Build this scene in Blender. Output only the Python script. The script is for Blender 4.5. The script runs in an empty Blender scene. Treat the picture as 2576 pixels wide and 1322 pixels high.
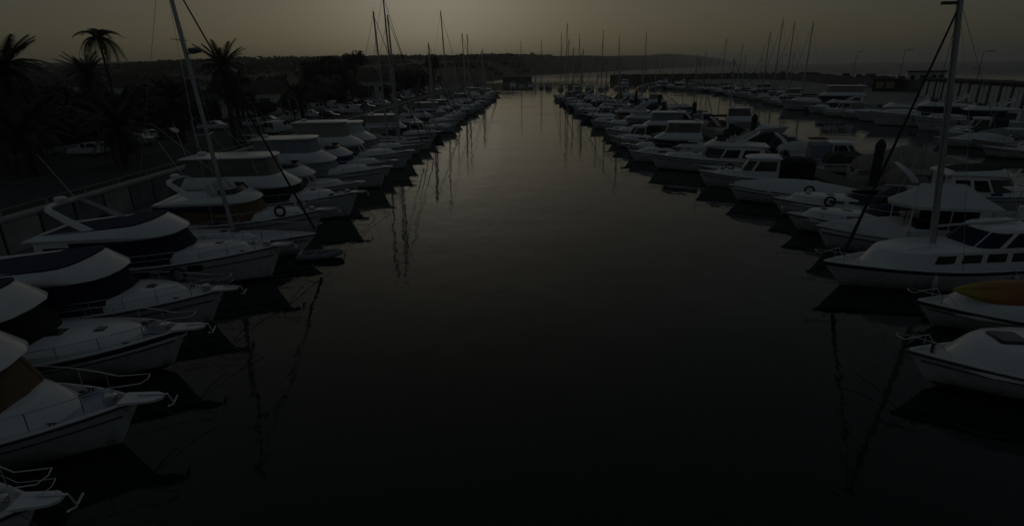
import bpy, bmesh, math, random
from math import radians as R, sin, cos, pi
from mathutils import Vector, Matrix
random.seed(7)
S = bpy.context.scene
COL = S.collection

# ------------------------------------------------------------------ camera
cam_d = bpy.data.cameras.new('camera')
cam = bpy.data.objects.new('camera', cam_d); COL.objects.link(cam)
cam_d.sensor_width = 36.0
cam_d.lens = 36.0 * 1400 / 2576
cam_d.clip_start = 0.1; cam_d.clip_end = 60000
CAM_H = 10.0
_yaw, _pitch, _roll = R(-1.6), R(19.28), R(1.0)
_f = Vector((sin(_yaw)*cos(_pitch), cos(_yaw)*cos(_pitch), -sin(_pitch)))
_r = Vector((cos(_yaw), -sin(_yaw), 0)); _d = _f.cross(_r)
_r2 = cos(_roll)*_r + sin(_roll)*_d; _d2 = -sin(_roll)*_r + cos(_roll)*_d
cam.matrix_world = Matrix((( _r2.x, -_d2.x, -_f.x, 0), (_r2.y, -_d2.y, -_f.y, 0), (_r2.z, -_d2.z, -_f.z, CAM_H), (0, 0, 0, 1)))
S.camera = cam

# ------------------------------------------------------------------ sky, sun, exposure
AUREOLE = 2.6
SUN_EL, SUN_AZ = R(7.0), R(-8.5)          # azimuth from +Y, positive towards +X
w = bpy.data.worlds.new('World'); S.world = w; w.use_nodes = True
nt = w.node_tree; nt.nodes.clear()
sky = nt.nodes.new('ShaderNodeTexSky'); sky.sky_type = 'NISHITA'; sky.sun_disc = False
sky.sun_elevation = SUN_EL; sky.sun_rotation = SUN_AZ
sky.altitude = 0; sky.air_density = 1.0; sky.dust_density = 3.5; sky.ozone_density = 1.0
gam = nt.nodes.new('ShaderNodeGamma'); gam.inputs[1].default_value = 0.40
hs = nt.nodes.new('ShaderNodeHueSaturation'); hs.inputs['Saturation'].default_value = 1.15
bg = nt.nodes.new('ShaderNodeBackground'); bg.inputs[1].default_value = 0.06
wo = nt.nodes.new('ShaderNodeOutputWorld')
nt.links.new(sky.outputs[0], gam.inputs[0]); nt.links.new(gam.outputs[0], hs.inputs['Color'])
wb = nt.nodes.new('ShaderNodeMix'); wb.data_type = 'RGBA'; wb.blend_type = 'MULTIPLY'; wb.inputs['Factor'].default_value = 1.0; wb.inputs['B'].default_value = (0.93, 1.0, 1.02, 1)
nt.links.new(hs.outputs[0], wb.inputs['A']); 
# aureole: forward scattered light of the low sun in the evening air, falling off with the angle to the sun
geo = nt.nodes.new('ShaderNodeTexCoord'); dt = nt.nodes.new('ShaderNodeVectorMath'); dt.operation = 'DOT_PRODUCT'
dt.inputs[1].default_value = (sin(SUN_AZ)*cos(SUN_EL), cos(SUN_AZ)*cos(SUN_EL), sin(SUN_EL)); nt.links.new(geo.outputs['Generated'], dt.inputs[0])
ac = nt.nodes.new('ShaderNodeMath'); ac.operation = 'ARCCOSINE'; ac.use_clamp = False; nt.links.new(dt.outputs['Value'], ac.inputs[0])
sq = nt.nodes.new('ShaderNodeMath'); sq.operation = 'MULTIPLY'; nt.links.new(ac.outputs[0], sq.inputs[0]); nt.links.new(ac.outputs[0], sq.inputs[1])
ex = nt.nodes.new('ShaderNodeMath'); ex.operation = 'MULTIPLY'; ex.inputs[1].default_value = -1.0/R(9.5)**2; nt.links.new(sq.outputs[0], ex.inputs[0])
ep = nt.nodes.new('ShaderNodeMath'); ep.operation = 'EXPONENT'; nt.links.new(ex.outputs[0], ep.inputs[0])
am = nt.nodes.new('ShaderNodeMix'); am.data_type = 'RGBA'; am.blend_type = 'ADD'; am.clamp_factor = False; am.inputs['B'].default_value = (AUREOLE*1.0, AUREOLE*.98, AUREOLE*.98, 1)
nt.links.new(ep.outputs[0], am.inputs['Factor']); nt.links.new(wb.outputs['Result'], am.inputs['A']); nt.links.new(am.outputs['Result'], bg.inputs[0]); nt.links.new(bg.outputs[0], wo.inputs[0])
sun_d = bpy.data.lights.new('sun', 'SUN'); sun_d.energy = 0.0014; sun_d.angle = R(12.0); sun_d.color = (1.0, 0.86, 0.66)
sun = bpy.data.objects.new('sun', sun_d); COL.objects.link(sun)
_sd = Vector((sin(SUN_AZ)*cos(SUN_EL), cos(SUN_AZ)*cos(SUN_EL), sin(SUN_EL)))
sun.rotation_euler = _sd.to_track_quat('Z', 'Y').to_euler()
S.view_settings.view_transform = 'Standard'; S.view_settings.look = 'None'
S.view_settings.exposure = -1.0; S.view_settings.gamma = 1.0
S.view_settings.use_curve_mapping = False
S.render.engine = 'CYCLES'
S.cycles.volume_bounces = 3

# ------------------------------------------------------------------ materials
MATS = {}
def mat(name, col, rough=0.5, metal=0.0, vary=0.15, scale=3.0, coat=0.0, spec=0.5, bump=0.0, emis=None, col2=None, stretch=(1,1,1)):
    m = bpy.data.materials.new(name); m.use_nodes = True
    t = m.node_tree; b = t.nodes['Principled BSDF']
    tc = t.nodes.new('ShaderNodeTexCoord'); mp = t.nodes.new('ShaderNodeMapping'); mp.inputs['Scale'].default_value = stretch
    n = t.nodes.new('ShaderNodeTexNoise'); n.inputs['Scale'].default_value = scale; n.inputs['Detail'].default_value = 5
    t.links.new(tc.outputs['Object'], mp.inputs[0]); t.links.new(mp.outputs[0], n.inputs['Vector'])
    rp = t.nodes.new('ShaderNodeValToRGB'); rp.color_ramp.elements[0].position = 0.3; rp.color_ramp.elements[1].position = 0.7
    c2 = col2 if col2 else tuple(c*(1-vary*1.6) for c in col)
    rp.color_ramp.elements[0].color = (*c2, 1); rp.color_ramp.elements[1].color = (*col, 1)
    t.links.new(n.outputs['Fac'], rp.inputs[0]); t.links.new(rp.outputs[0], b.inputs['Base Color'])
    b.inputs['Roughness'].default_value = rough; b.inputs['Metallic'].default_value = metal
    b.inputs['Coat Weight'].default_value = coat; b.inputs['Specular IOR Level'].default_value = spec
    if bump:
        bp = t.nodes.new('ShaderNodeBump'); bp.inputs['Strength'].default_value = bump; bp.inputs['Distance'].default_value = 0.03
        n2 = t.nodes.new('ShaderNodeTexNoise'); n2.inputs['Scale'].default_value = scale*4; n2.inputs['Detail'].default_value = 4
        t.links.new(mp.outputs[0], n2.inputs['Vector']); t.links.new(n2.outputs['Fac'], bp.inputs['Height']); t.links.new(bp.outputs[0], b.inputs['Normal'])
    if emis:
        b.inputs['Emission Color'].default_value = (*emis[0], 1); b.inputs['Emission Strength'].default_value = emis[1]
    MATS[name] = m
    return m
M = MATS
mat('gelcoat', (0.80, 0.80, 0.79), 0.30, vary=0.05, scale=1.3, coat=0.25)
mat('gelcoat_cream', (0.76, 0.73, 0.66), 0.32, vary=0.06, scale=1.2, coat=0.2)
mat('gelcoat_old', (0.66, 0.66, 0.65), 0.42, vary=0.12, scale=1.7)
mat('gelcoat_blue', (0.10, 0.16, 0.30), 0.25, vary=0.1, scale=1.5, coat=0.3)
mat('gelcoat_dark', (0.03, 0.035, 0.05), 0.25, vary=0.1, scale=1.5, coat=0.3)
mat('deck_paint', (0.70, 0.70, 0.69), 0.55, vary=0.10, scale=2.0, bump=0.15)
mat('deck_sunk', (0.46, 0.50, 0.56), 0.6, vary=0.08, scale=2.0, bump=0.15)
mat('teak', (0.28, 0.19, 0.11), 0.65, vary=0.25, scale=6, stretch=(1, 9, 1), bump=0.2)
mat('antifoul', (0.03, 0.04, 0.06), 0.6, vary=0.2)
mat('stripe', (0.02, 0.03, 0.08), 0.3, vary=0.1)
mat('rubber', (0.02, 0.02, 0.02), 0.6, vary=0.2)
mat('glass', (0.012, 0.014, 0.016), 0.06, vary=0.1, spec=0.6)
mat('canvas_navy', (0.014, 0.018, 0.055), 0.85, vary=0.2, scale=2.5, bump=0.5)
mat('canvas_black', (0.010, 0.010, 0.012), 0.85, vary=0.25, scale=2.5, bump=0.5)
mat('canvas_tan', (0.20, 0.125, 0.065), 0.85, vary=0.18, scale=2.0, bump=0.5)
mat('canvas_beige', (0.33, 0.29, 0.25), 0.85, vary=0.15, scale=2.0, bump=0.6)
mat('canvas_grey', (0.30, 0.31, 0.33), 0.85, vary=0.15, scale=2.0, bump=0.6)
mat('canvas_white', (0.68, 0.68, 0.66), 0.8, vary=0.10, scale=2.0, bump=0.5)
mat('canvas_green', (0.02, 0.06, 0.045), 0.85, vary=0.2, scale=2.0, bump=0.5)
mat('canvas_blue', (0.02, 0.05, 0.16), 0.85, vary=0.2, scale=2.0, bump=0.5)
mat('canvas_red', (0.16, 0.03, 0.02), 0.85, vary=0.2, scale=2.0, bump=0.5)
mat('clear_vinyl', (0.16, 0.15, 0.14), 0.35, vary=0.25, scale=1.5, bump=0.5)
mat('steel', (0.62, 0.62, 0.62), 0.22, metal=1.0, vary=0.1)
mat('alloy', (0.50, 0.50, 0.51), 0.40, metal=0.6, vary=0.12, scale=4)
mat('furled_sail', (0.03, 0.03, 0.04), 0.8, vary=0.3, scale=6, bump=0.5)
mat('ring_dark', (0.03, 0.03, 0.03), 0.7, vary=0.3)
mat('ring_white', (0.7, 0.68, 0.64), 0.6)
mat('ring_orange', (0.45, 0.10, 0.03), 0.6)
mat('fender_white', (0.65, 0.65, 0.62), 0.5)
mat('fender_blue', (0.03, 0.06, 0.2), 0.5)
mat('engine_black', (0.015, 0.015, 0.017), 0.3, coat=0.3)
mat('vinyl_seat', (0.55, 0.54, 0.52), 0.6, vary=0.12)
mat('rope', (0.16, 0.145, 0.12), 0.9, vary=0.3, scale=20)
mat('hypalon', (0.24, 0.25, 0.27), 0.6, vary=0.12)
mat('concrete', (0.30, 0.29, 0.27), 0.85, vary=0.25, scale=0.7, bump=0.4)
mat('concrete_dark', (0.13, 0.125, 0.12), 0.9, vary=0.3, scale=0.6, bump=0.5)
mat('panel_grey', (0.25, 0.24, 0.24), 0.85, vary=0.22, scale=1.1, bump=0.4)
mat('panel_ochre', (0.30, 0.24, 0.14), 0.85, vary=0.22, scale=1.1, bump=0.4)
mat('panel_pale', (0.44, 0.43, 0.40), 0.85, vary=0.22, scale=1.1, bump=0.4)
mat('coping', (0.38, 0.37, 0.36), 0.8, vary=0.15, scale=1.0, bump=0.3)
mat('asphalt', (0.045, 0.045, 0.047), 0.9, vary=0.3, scale=0.8, bump=0.5)
mat('paving', (0.20, 0.19, 0.18), 0.85, vary=0.25, scale=0.8, bump=0.4)
mat('road_paint', (0.42, 0.42, 0.40), 0.8, vary=0.5, scale=5, col2=(.10, .10, .10))
mat('lawn', (0.030, 0.050, 0.018), 0.95, vary=0.4, scale=0.5, bump=0.8)
mat('terrain', (0.12, 0.11, 0.06), 0.95, vary=0.5, scale=0.006, col2=(0.06, 0.065, 0.032))
mat('rock', (0.085, 0.08, 0.075), 0.9, vary=0.4, scale=0.8, bump=0.8)
mat('brown_stone', (0.14, 0.095, 0.065), 0.9, vary=0.35, scale=0.4, bump=0.6)
mat('bark', (0.075, 0.06, 0.045), 0.95, vary=0.4, scale=5, bump=0.8)
mat('palm_leaf', (0.040, 0.058, 0.022), 0.6, vary=0.35, scale=1.2)
mat('leaf', (0.035, 0.050, 0.020), 0.7, vary=0.4, scale=0.6)
mat('leaf_olive', (0.060, 0.062, 0.028), 0.7, vary=0.4, scale=0.6)
mat('leaf_red', (0.09, 0.035, 0.022), 0.7, vary=0.4, scale=0.6)
mat('plaster', (0.62, 0.61, 0.58), 0.85, vary=0.15, scale=0.5, bump=0.3)
mat('plaster_ochre', (0.36, 0.29, 0.17), 0.85, vary=0.15, scale=0.5, bump=0.3)
mat('roof_tile', (0.11, 0.065, 0.05), 0.85, vary=0.3, scale=3, bump=0.5)
mat('roof_dark', (0.05, 0.05, 0.055), 0.8, vary=0.3, scale=2)
mat('door_white', (0.62, 0.63, 0.64), 0.5, vary=0.12, scale=0.8)
mat('pillar_blue', (0.02, 0.035, 0.13), 0.5, vary=0.2)
mat('paint_white', (0.74, 0.74, 0.73), 0.5, vary=0.08)
mat('pole_grey', (0.20, 0.20, 0.20), 0.5, metal=0.5)
mat('wood_dark', (0.05, 0.04, 0.035), 0.85, vary=0.35, scale=4, stretch=(4, 4, 0.6), bump=0.5)
mat('wood_deck', (0.17, 0.15, 0.13), 0.85, vary=0.35, scale=3, stretch=(1, 6, 1), bump=0.4)
mat('lit_window', (0.30, 0.25, 0.12), 0.4, emis=((1.0, 0.75, 0.3), 0.0015))
mat('car_white', (0.72, 0.72, 0.71), 0.25, vary=0.04, coat=0.5)
mat('car_silver', (0.42, 0.43, 0.45), 0.3, metal=0.5, vary=0.05, coat=0.5)
mat('car_dark', (0.03, 0.03, 0.035), 0.25, vary=0.1, coat=0.5)
mat('car_blue', (0.04, 0.07, 0.16), 0.25, vary=0.1, coat=0.5)
mat('car_red', (0.22, 0.03, 0.02), 0.25, vary=0.1, coat=0.5)
mat('tyre', (0.02, 0.02, 0.02), 0.8)
mat('lamp_lens', (0.6, 0.6, 0.58), 0.15)
mat('tail_lens', (0.25, 0.02, 0.02), 0.2)
mat('kayak', (0.6, 0.3, 0.05), 0.35, vary=0.1)
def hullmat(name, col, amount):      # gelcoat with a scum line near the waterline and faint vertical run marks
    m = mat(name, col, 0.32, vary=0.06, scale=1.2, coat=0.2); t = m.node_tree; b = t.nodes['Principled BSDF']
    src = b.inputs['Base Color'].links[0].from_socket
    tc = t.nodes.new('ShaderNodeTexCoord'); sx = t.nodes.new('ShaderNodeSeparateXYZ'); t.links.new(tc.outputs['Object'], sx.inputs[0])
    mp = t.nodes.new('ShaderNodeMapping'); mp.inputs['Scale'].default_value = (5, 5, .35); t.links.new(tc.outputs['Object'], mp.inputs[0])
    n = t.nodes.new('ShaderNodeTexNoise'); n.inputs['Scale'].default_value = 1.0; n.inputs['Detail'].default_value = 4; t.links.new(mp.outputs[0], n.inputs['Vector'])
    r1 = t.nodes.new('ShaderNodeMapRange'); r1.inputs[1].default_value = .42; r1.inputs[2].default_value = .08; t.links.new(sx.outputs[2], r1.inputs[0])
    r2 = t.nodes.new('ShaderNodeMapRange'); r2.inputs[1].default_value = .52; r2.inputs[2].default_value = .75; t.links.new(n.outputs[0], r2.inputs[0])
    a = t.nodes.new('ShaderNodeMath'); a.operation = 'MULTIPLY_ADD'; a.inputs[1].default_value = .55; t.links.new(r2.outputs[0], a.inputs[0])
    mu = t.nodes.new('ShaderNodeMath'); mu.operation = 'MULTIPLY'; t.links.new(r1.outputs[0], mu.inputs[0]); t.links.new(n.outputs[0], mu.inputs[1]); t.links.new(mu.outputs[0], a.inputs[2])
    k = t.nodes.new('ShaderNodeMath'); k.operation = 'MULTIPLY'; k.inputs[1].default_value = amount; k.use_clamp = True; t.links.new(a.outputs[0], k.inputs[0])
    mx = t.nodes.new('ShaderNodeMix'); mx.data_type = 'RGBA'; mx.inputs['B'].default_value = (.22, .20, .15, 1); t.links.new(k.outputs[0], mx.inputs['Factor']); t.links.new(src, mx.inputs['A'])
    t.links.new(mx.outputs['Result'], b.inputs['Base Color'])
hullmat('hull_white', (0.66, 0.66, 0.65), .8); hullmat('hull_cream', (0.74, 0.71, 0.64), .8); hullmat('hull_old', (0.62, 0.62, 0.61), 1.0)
def _kayak():     # moulded plastic that runs from yellow at the bow through orange to red at the stern
    t = M['kayak'].node_tree; b = t.nodes['Principled BSDF']
    for l in list(b.inputs['Base Color'].links): t.links.remove(l)
    tc = t.nodes.new('ShaderNodeTexCoord'); sx = t.nodes.new('ShaderNodeSeparateXYZ'); n = t.nodes.new('ShaderNodeTexNoise'); n.inputs['Scale'].default_value = 1.5
    ad = t.nodes.new('ShaderNodeMath'); ad.operation = 'MULTIPLY_ADD'; ad.inputs[1].default_value = 0.3
    cr = t.nodes.new('ShaderNodeValToRGB'); e = cr.color_ramp.elements
    e[0].position = 0.12; e[0].color = (0.40, 0.29, 0.03, 1); e[1].position = 1.0; e[1].color = (0.32, 0.03, 0.02, 1)
    x = e.new(0.5); x.color = (0.36, 0.13, 0.025, 1)
    mr = t.nodes.new('ShaderNodeMapRange'); mr.inputs[1].default_value = 4.7; mr.inputs[2].default_value = 0.0
    t.links.new(tc.outputs['Object'], sx.inputs[0]); t.links.new(sx.outputs[0], mr.inputs[0]); t.links.new(n.outputs[0], ad.inputs[0]); t.links.new(mr.outputs[0], ad.inputs[2])
    t.links.new(ad.outputs[0], cr.inputs[0]); t.links.new(cr.outputs[0], b.inputs['Base Color'])
_kayak()
def _water():
    m = bpy.data.materials.new('sea_water'); m.use_nodes = True; t = m.node_tree; b = t.nodes['Principled BSDF']
    b.inputs['Base Color'].default_value = (0.004, 0.010, 0.009, 1); b.inputs['Roughness'].default_value = 0.03
    b.inputs['IOR'].default_value = 1.34
    tc = t.nodes.new('ShaderNodeTexCoord'); prev = None
    # open sea outside the harbour is ruffled: unresolved waves are roughness
    vd = t.nodes.new('ShaderNodeVectorMath'); vd.operation = 'DISTANCE'; vd.inputs[1].default_value = (10, 140, 0); t.links.new(tc.outputs['Object'], vd.inputs[0])
    rr = t.nodes.new('ShaderNodeMapRange'); rr.inputs[1].default_value = 230; rr.inputs[2].default_value = 480; rr.inputs[3].default_value = .03; rr.inputs[4].default_value = .34
    t.links.new(vd.outputs['Value'], rr.inputs[0]); 
    wn = t.nodes.new('ShaderNodeTexNoise'); wn.inputs['Scale'].default_value = .06; wn.inputs['Detail'].default_value = 4; t.links.new(tc.outputs['Object'], wn.inputs['Vector'])
    wr = t.nodes.new('ShaderNodeMapRange'); wr.inputs[1].default_value = .48; wr.inputs[2].default_value = .68; wr.inputs[4].default_value = .11; t.links.new(wn.outputs['Fac'], wr.inputs[0])
    sa = t.nodes.new('ShaderNodeMath'); sa.operation = 'ADD'; t.links.new(rr.outputs[0], sa.inputs[0]); t.links.new(wr.outputs[0], sa.inputs[1]); t.links.new(sa.outputs[0], b.inputs['Roughness'])
    for sc, st, dist, sx in ((0.9, 0.14, 0.10, (1, 0.45, 1)), (3.2, 0.07, 0.03, (1, 0.55, 1)), (0.12, 0.25, 0.25, (1, 1, 1))):
        mp = t.nodes.new('ShaderNodeMapping'); mp.inputs['Scale'].default_value = sx; mp.inputs['Rotation'].default_value = (0, 0, 0.25)
        n = t.nodes.new('ShaderNodeTexNoise'); n.inputs['Scale'].default_value = sc; n.inputs['Detail'].default_value = 3
        bp = t.nodes.new('ShaderNodeBump'); bp.inputs['Strength'].default_value = st; bp.inputs['Distance'].default_value = dist
        t.links.new(tc.outputs['Object'], mp.inputs[0]); t.links.new(mp.outputs[0], n.inputs['Vector']); t.links.new(n.outputs['Fac'], bp.inputs['Height'])
        if prev: t.links.new(prev.outputs[0], bp.inputs['Normal'])
        prev = bp
    t.links.new(prev.outputs[0], b.inputs['Normal'])
    MATS['sea_water'] = m
_water()

# ------------------------------------------------------------------ mesh helpers
class MB:
    def __init__(s): s.v = []; s.f = []; s.mi = []
    def add(s, vs, fs, mi=0):
        o = len(s.v); s.v.extend(tuple(p) for p in vs)
        for f in fs: s.f.append(tuple(i+o for i in f)); s.mi.append(mi)
        return s
    def grid(s, rows, mi=0, close=False):
        n = len(rows[0]); vs = [p for r in rows for p in r]; fs = []
        for a in range(len(rows)-1):
            for i in range(n if close else n-1):
                j = (i+1) % n; fs.append((a*n+i, a*n+j, (a+1)*n+j, (a+1)*n+i))
        return s.add(vs, fs, mi)
    def fan(s, ring, c, mi=0, close=True):
        n = len(ring); return s.add(list(ring)+[c], [(i, (i+1) % n, n) for i in range(n if close else n-1)], mi)
    def box(s, x0, x1, y0, y1, z0, z1, mi=0):
        return s.add([(x0,y0,z0),(x1,y0,z0),(x1,y1,z0),(x0,y1,z0),(x0,y0,z1),(x1,y0,z1),(x1,y1,z1),(x0,y1,z1)],
                     [(0,3,2,1),(4,5,6,7),(0,1,5,4),(1,2,6,5),(2,3,7,6),(3,0,4,7)], mi)
    def bbox(s, x0, x1, y0, y1, z0, z1, b=0.03, mi=0):     # box with chamfered top and vertical edges
        def ring(i, z): return [(x0+i+b,y0+i,z),(x1-i-b,y0+i,z),(x1-i,y0+i+b,z),(x1-i,y1-i-b,z),(x1-i-b,y1-i,z),(x0+i+b,y1-i,z),(x0+i,y1-i-b,z),(x0+i,y0+i+b,z)]
        rows = [ring(0, z0), ring(0, z1-b), ring(b, z1)]
        s.grid(rows, mi, True); s.fan(rows[2], ((x0+x1)/2, (y0+y1)/2, z1), mi); s.fan(rows[0], ((x0+x1)/2, (y0+y1)/2, z0), mi)
        return s
    def tube(s, pts, r, n=6, mi=0, cap=True, r1=None):
        pts = [Vector(p) for p in pts]; rows = []; m = len(pts)
        for i, p in enumerate(pts):
            d = (pts[min(i+1, m-1)] - pts[max(i-1, 0)]).normalized()
            a = Vector((0, 0, 1)) if abs(d.z) < 0.9 else Vector((1, 0, 0))
            x = d.cross(a).normalized(); y = d.cross(x)
            rr = r if r1 is None else r + (r1-r)*i/(m-1)
            rows.append([p + (x*cos(2*pi*k/n) + y*sin(2*pi*k/n))*rr for k in range(n)])
        s.grid(rows, mi, True)
        if cap: s.fan(rows[0], pts[0], mi); s.fan(rows[-1], pts[-1], mi)
        return s
    def torus(s, c, R_, r, axis='y', n=20, k=6, mi=0, a0=0.0, a1=2*pi):
        rows = []
        full = abs(a1-a0-2*pi) < 1e-6
        for i in range(n if full else n+1):
            a = a0+(a1-a0)*i/n; row = []
            for j in range(k):
                b = 2*pi*j/k; rr = R_ + r*cos(b); h = r*sin(b)
                p = (rr*cos(a), h, rr*sin(a)) if axis == 'y' else ((h, rr*cos(a), rr*sin(a)) if axis == 'x' else (rr*cos(a), rr*sin(a), h))
                row.append((c[0]+p[0], c[1]+p[1], c[2]+p[2]))
            rows.append(row)
        if full: rows.append(rows[0])
        return s.grid(rows, mi, True)
    def lathe(s, c, prof, n=10, mi=0):
        rows = [[(c[0]+r*cos(2*pi*k/n), c[1]+r*sin(2*pi*k/n), c[2]+z) for k in range(n)] for r, z in prof]
        s.grid(rows, mi, True); s.fan(rows[0], (c[0], c[1], c[2]+prof[0][1]), mi); s.fan(rows[-1], (c[0], c[1], c[2]+prof[-1][1]), mi)
        return s
    def build(s, name, mats, parent=None, smooth=35):
        me = bpy.data.meshes.new(name)
        me.from_pydata(s.v, [], s.f)
        if not isinstance(mats, (list, tuple)): mats = [mats]
        for m in mats: me.materials.append(MATS[m] if isinstance(m, str) else m)
        me.polygons.foreach_set('material_index', s.mi)
        bm = bmesh.new(); bm.from_mesh(me)
        bmesh.ops.remove_doubles(bm, verts=bm.verts, dist=0.0004)
        bmesh.ops.recalc_face_normals(bm, faces=bm.faces)
        bm.to_mesh(me); bm.free()
        if smooth:
            me.polygons.foreach_set('use_smooth', [True]*len(me.polygons)); me.set_sharp_from_angle(angle=R(smooth))
        o = bpy.data.objects.new(name, me); COL.objects.link(o)
        if parent: o.parent = parent
        return o
def empty(name, label, cat, loc=(0,0,0), rz=0.0, group=None):
    o = bpy.data.objects.new(name, None); COL.objects.link(o); o.empty_display_size = 0.3
    o.location = loc; o.rotation_euler = (0, 0, rz); o['label'] = label; o['category'] = cat
    if group: o['group'] = group
    return o
def tag(o, label, cat, group=None):
    o['label'] = label; o['category'] = cat
    if group: o['group'] = group
    return o
def struct(o): o['kind'] = 'structure'; return o
def copy_tree(o, parent=None):
    c = o.copy(); COL.objects.link(c)
    if parent: c.parent = parent
    for ch in o.children: copy_tree(ch, c)
    return c
# ------------------------------------------------------------------ boats
def outline(x0, x1, w, q=2.3, nose=1.5, na=4, nb=9):
    xm = x1 - min((x1-x0)*0.8, w*nose); p = []
    for i in range(na): p.append((x0+(xm-x0)*i/na, -w))
    for i in range(nb):
        a = -pi/2 + pi*i/(nb-1); ca = max(cos(a), 0.0); sa = sin(a)
        p.append((xm+(x1-xm)*ca**(2/q), w*(1 if sa > 0 else -1)*abs(sa)**(2/q)))
    for i in range(na): p.append((xm+(x0-xm)*(i+1)/na, w))
    return p
class Loft:
    def __init__(s, layers):      # each layer: x0, x1, w, z [, slope (z change per metre towards the bow), q, nose]
        s.rows = []
        for l in layers:
            x0, x1, w, z = l[:4]; sl = l[4] if len(l) > 4 else 0; q = l[5] if len(l) > 5 else 2.3; ns = l[6] if len(l) > 6 else 1.5
            s.rows.append([Vector((x, y, z+sl*(x-x0))) for x, y in outline(x0, x1, w, q, ns)])
        s.n = len(s.rows[0])
    def ev(s, u, v):
        i = min(int(u), s.n-2); j = min(int(v), len(s.rows)-2); a = u-i; b = v-j
        r0, r1 = s.rows[j], s.rows[j+1]
        return r0[i].lerp(r0[i+1], a).lerp(r1[i].lerp(r1[i+1], a), b)
    def shell(s, mb, mi=0, cap=True, crown=0.05, aft=True):
        mb.grid(s.rows, mi)
        if aft: mb.grid([[r[0], r[-1]] for r in s.rows], mi)
        if cap:
            t = s.rows[-1]; c = sum(t, Vector())/len(t)
            inn = [p.lerp(c, 0.35)+Vector((0, 0, crown*0.7)) for p in t]
            mb.grid([t, inn], mi, True); mb.fan(inn, c+Vector((0, 0, crown)), mi)
        return mb
    def patch(s, mb, u0, u1, v0, v1, off=0.012, nu=None, mi=0, skew=0.0):
        E = 1e-3; us = sorted(set([u0, u1] + [float(i) for i in range(int(u0)+1, int(u1)+1) if u0+.05 < i < u1-.05])); vs = sorted(set([v0, v1] + [float(i) for i in range(int(v0)+1, int(v1)+1) if v0+.04 < i < v1-.04]))
        if len(us) < 3: us = [u0, (u0+u1)/2, u1]
        def pt(u, v, o):
            u = min(max(u, 0), s.n-1-2*E); v = min(max(v, 0), len(s.rows)-1-2*E)
            p = s.ev(u, v); ua, ub = max(u-.5, 0), min(u+.5, s.n-1-2*E); du = s.ev(ub, v)-s.ev(ua, v); va, vb = max(v-.1, 0), min(v+.1, len(s.rows)-1-2*E); dv = s.ev(u, vb)-s.ev(u, va); n = du.cross(dv)
            return p + (n.normalized()*o if n.length > 0 else Vector())
        top = [[pt(u, v, off) for u in us] for v in vs]; lo = [[pt(u, v, -0.01) for u in us] for v in vs]
        mb.grid(top, mi)
        def rim(g): return g[0] + [r[-1] for r in g[1:]] + g[-1][::-1][1:] + [r[0] for r in g[::-1]][1:-1]
        mb.grid([rim(top), rim(lo)], mi, True)
        return mb
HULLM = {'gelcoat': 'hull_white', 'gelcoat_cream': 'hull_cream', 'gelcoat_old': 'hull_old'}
TS = [0, .1, .2, .3, .4, .5, .6, .7, .78, .85, .91, .95, .98, 1.0]
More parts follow.
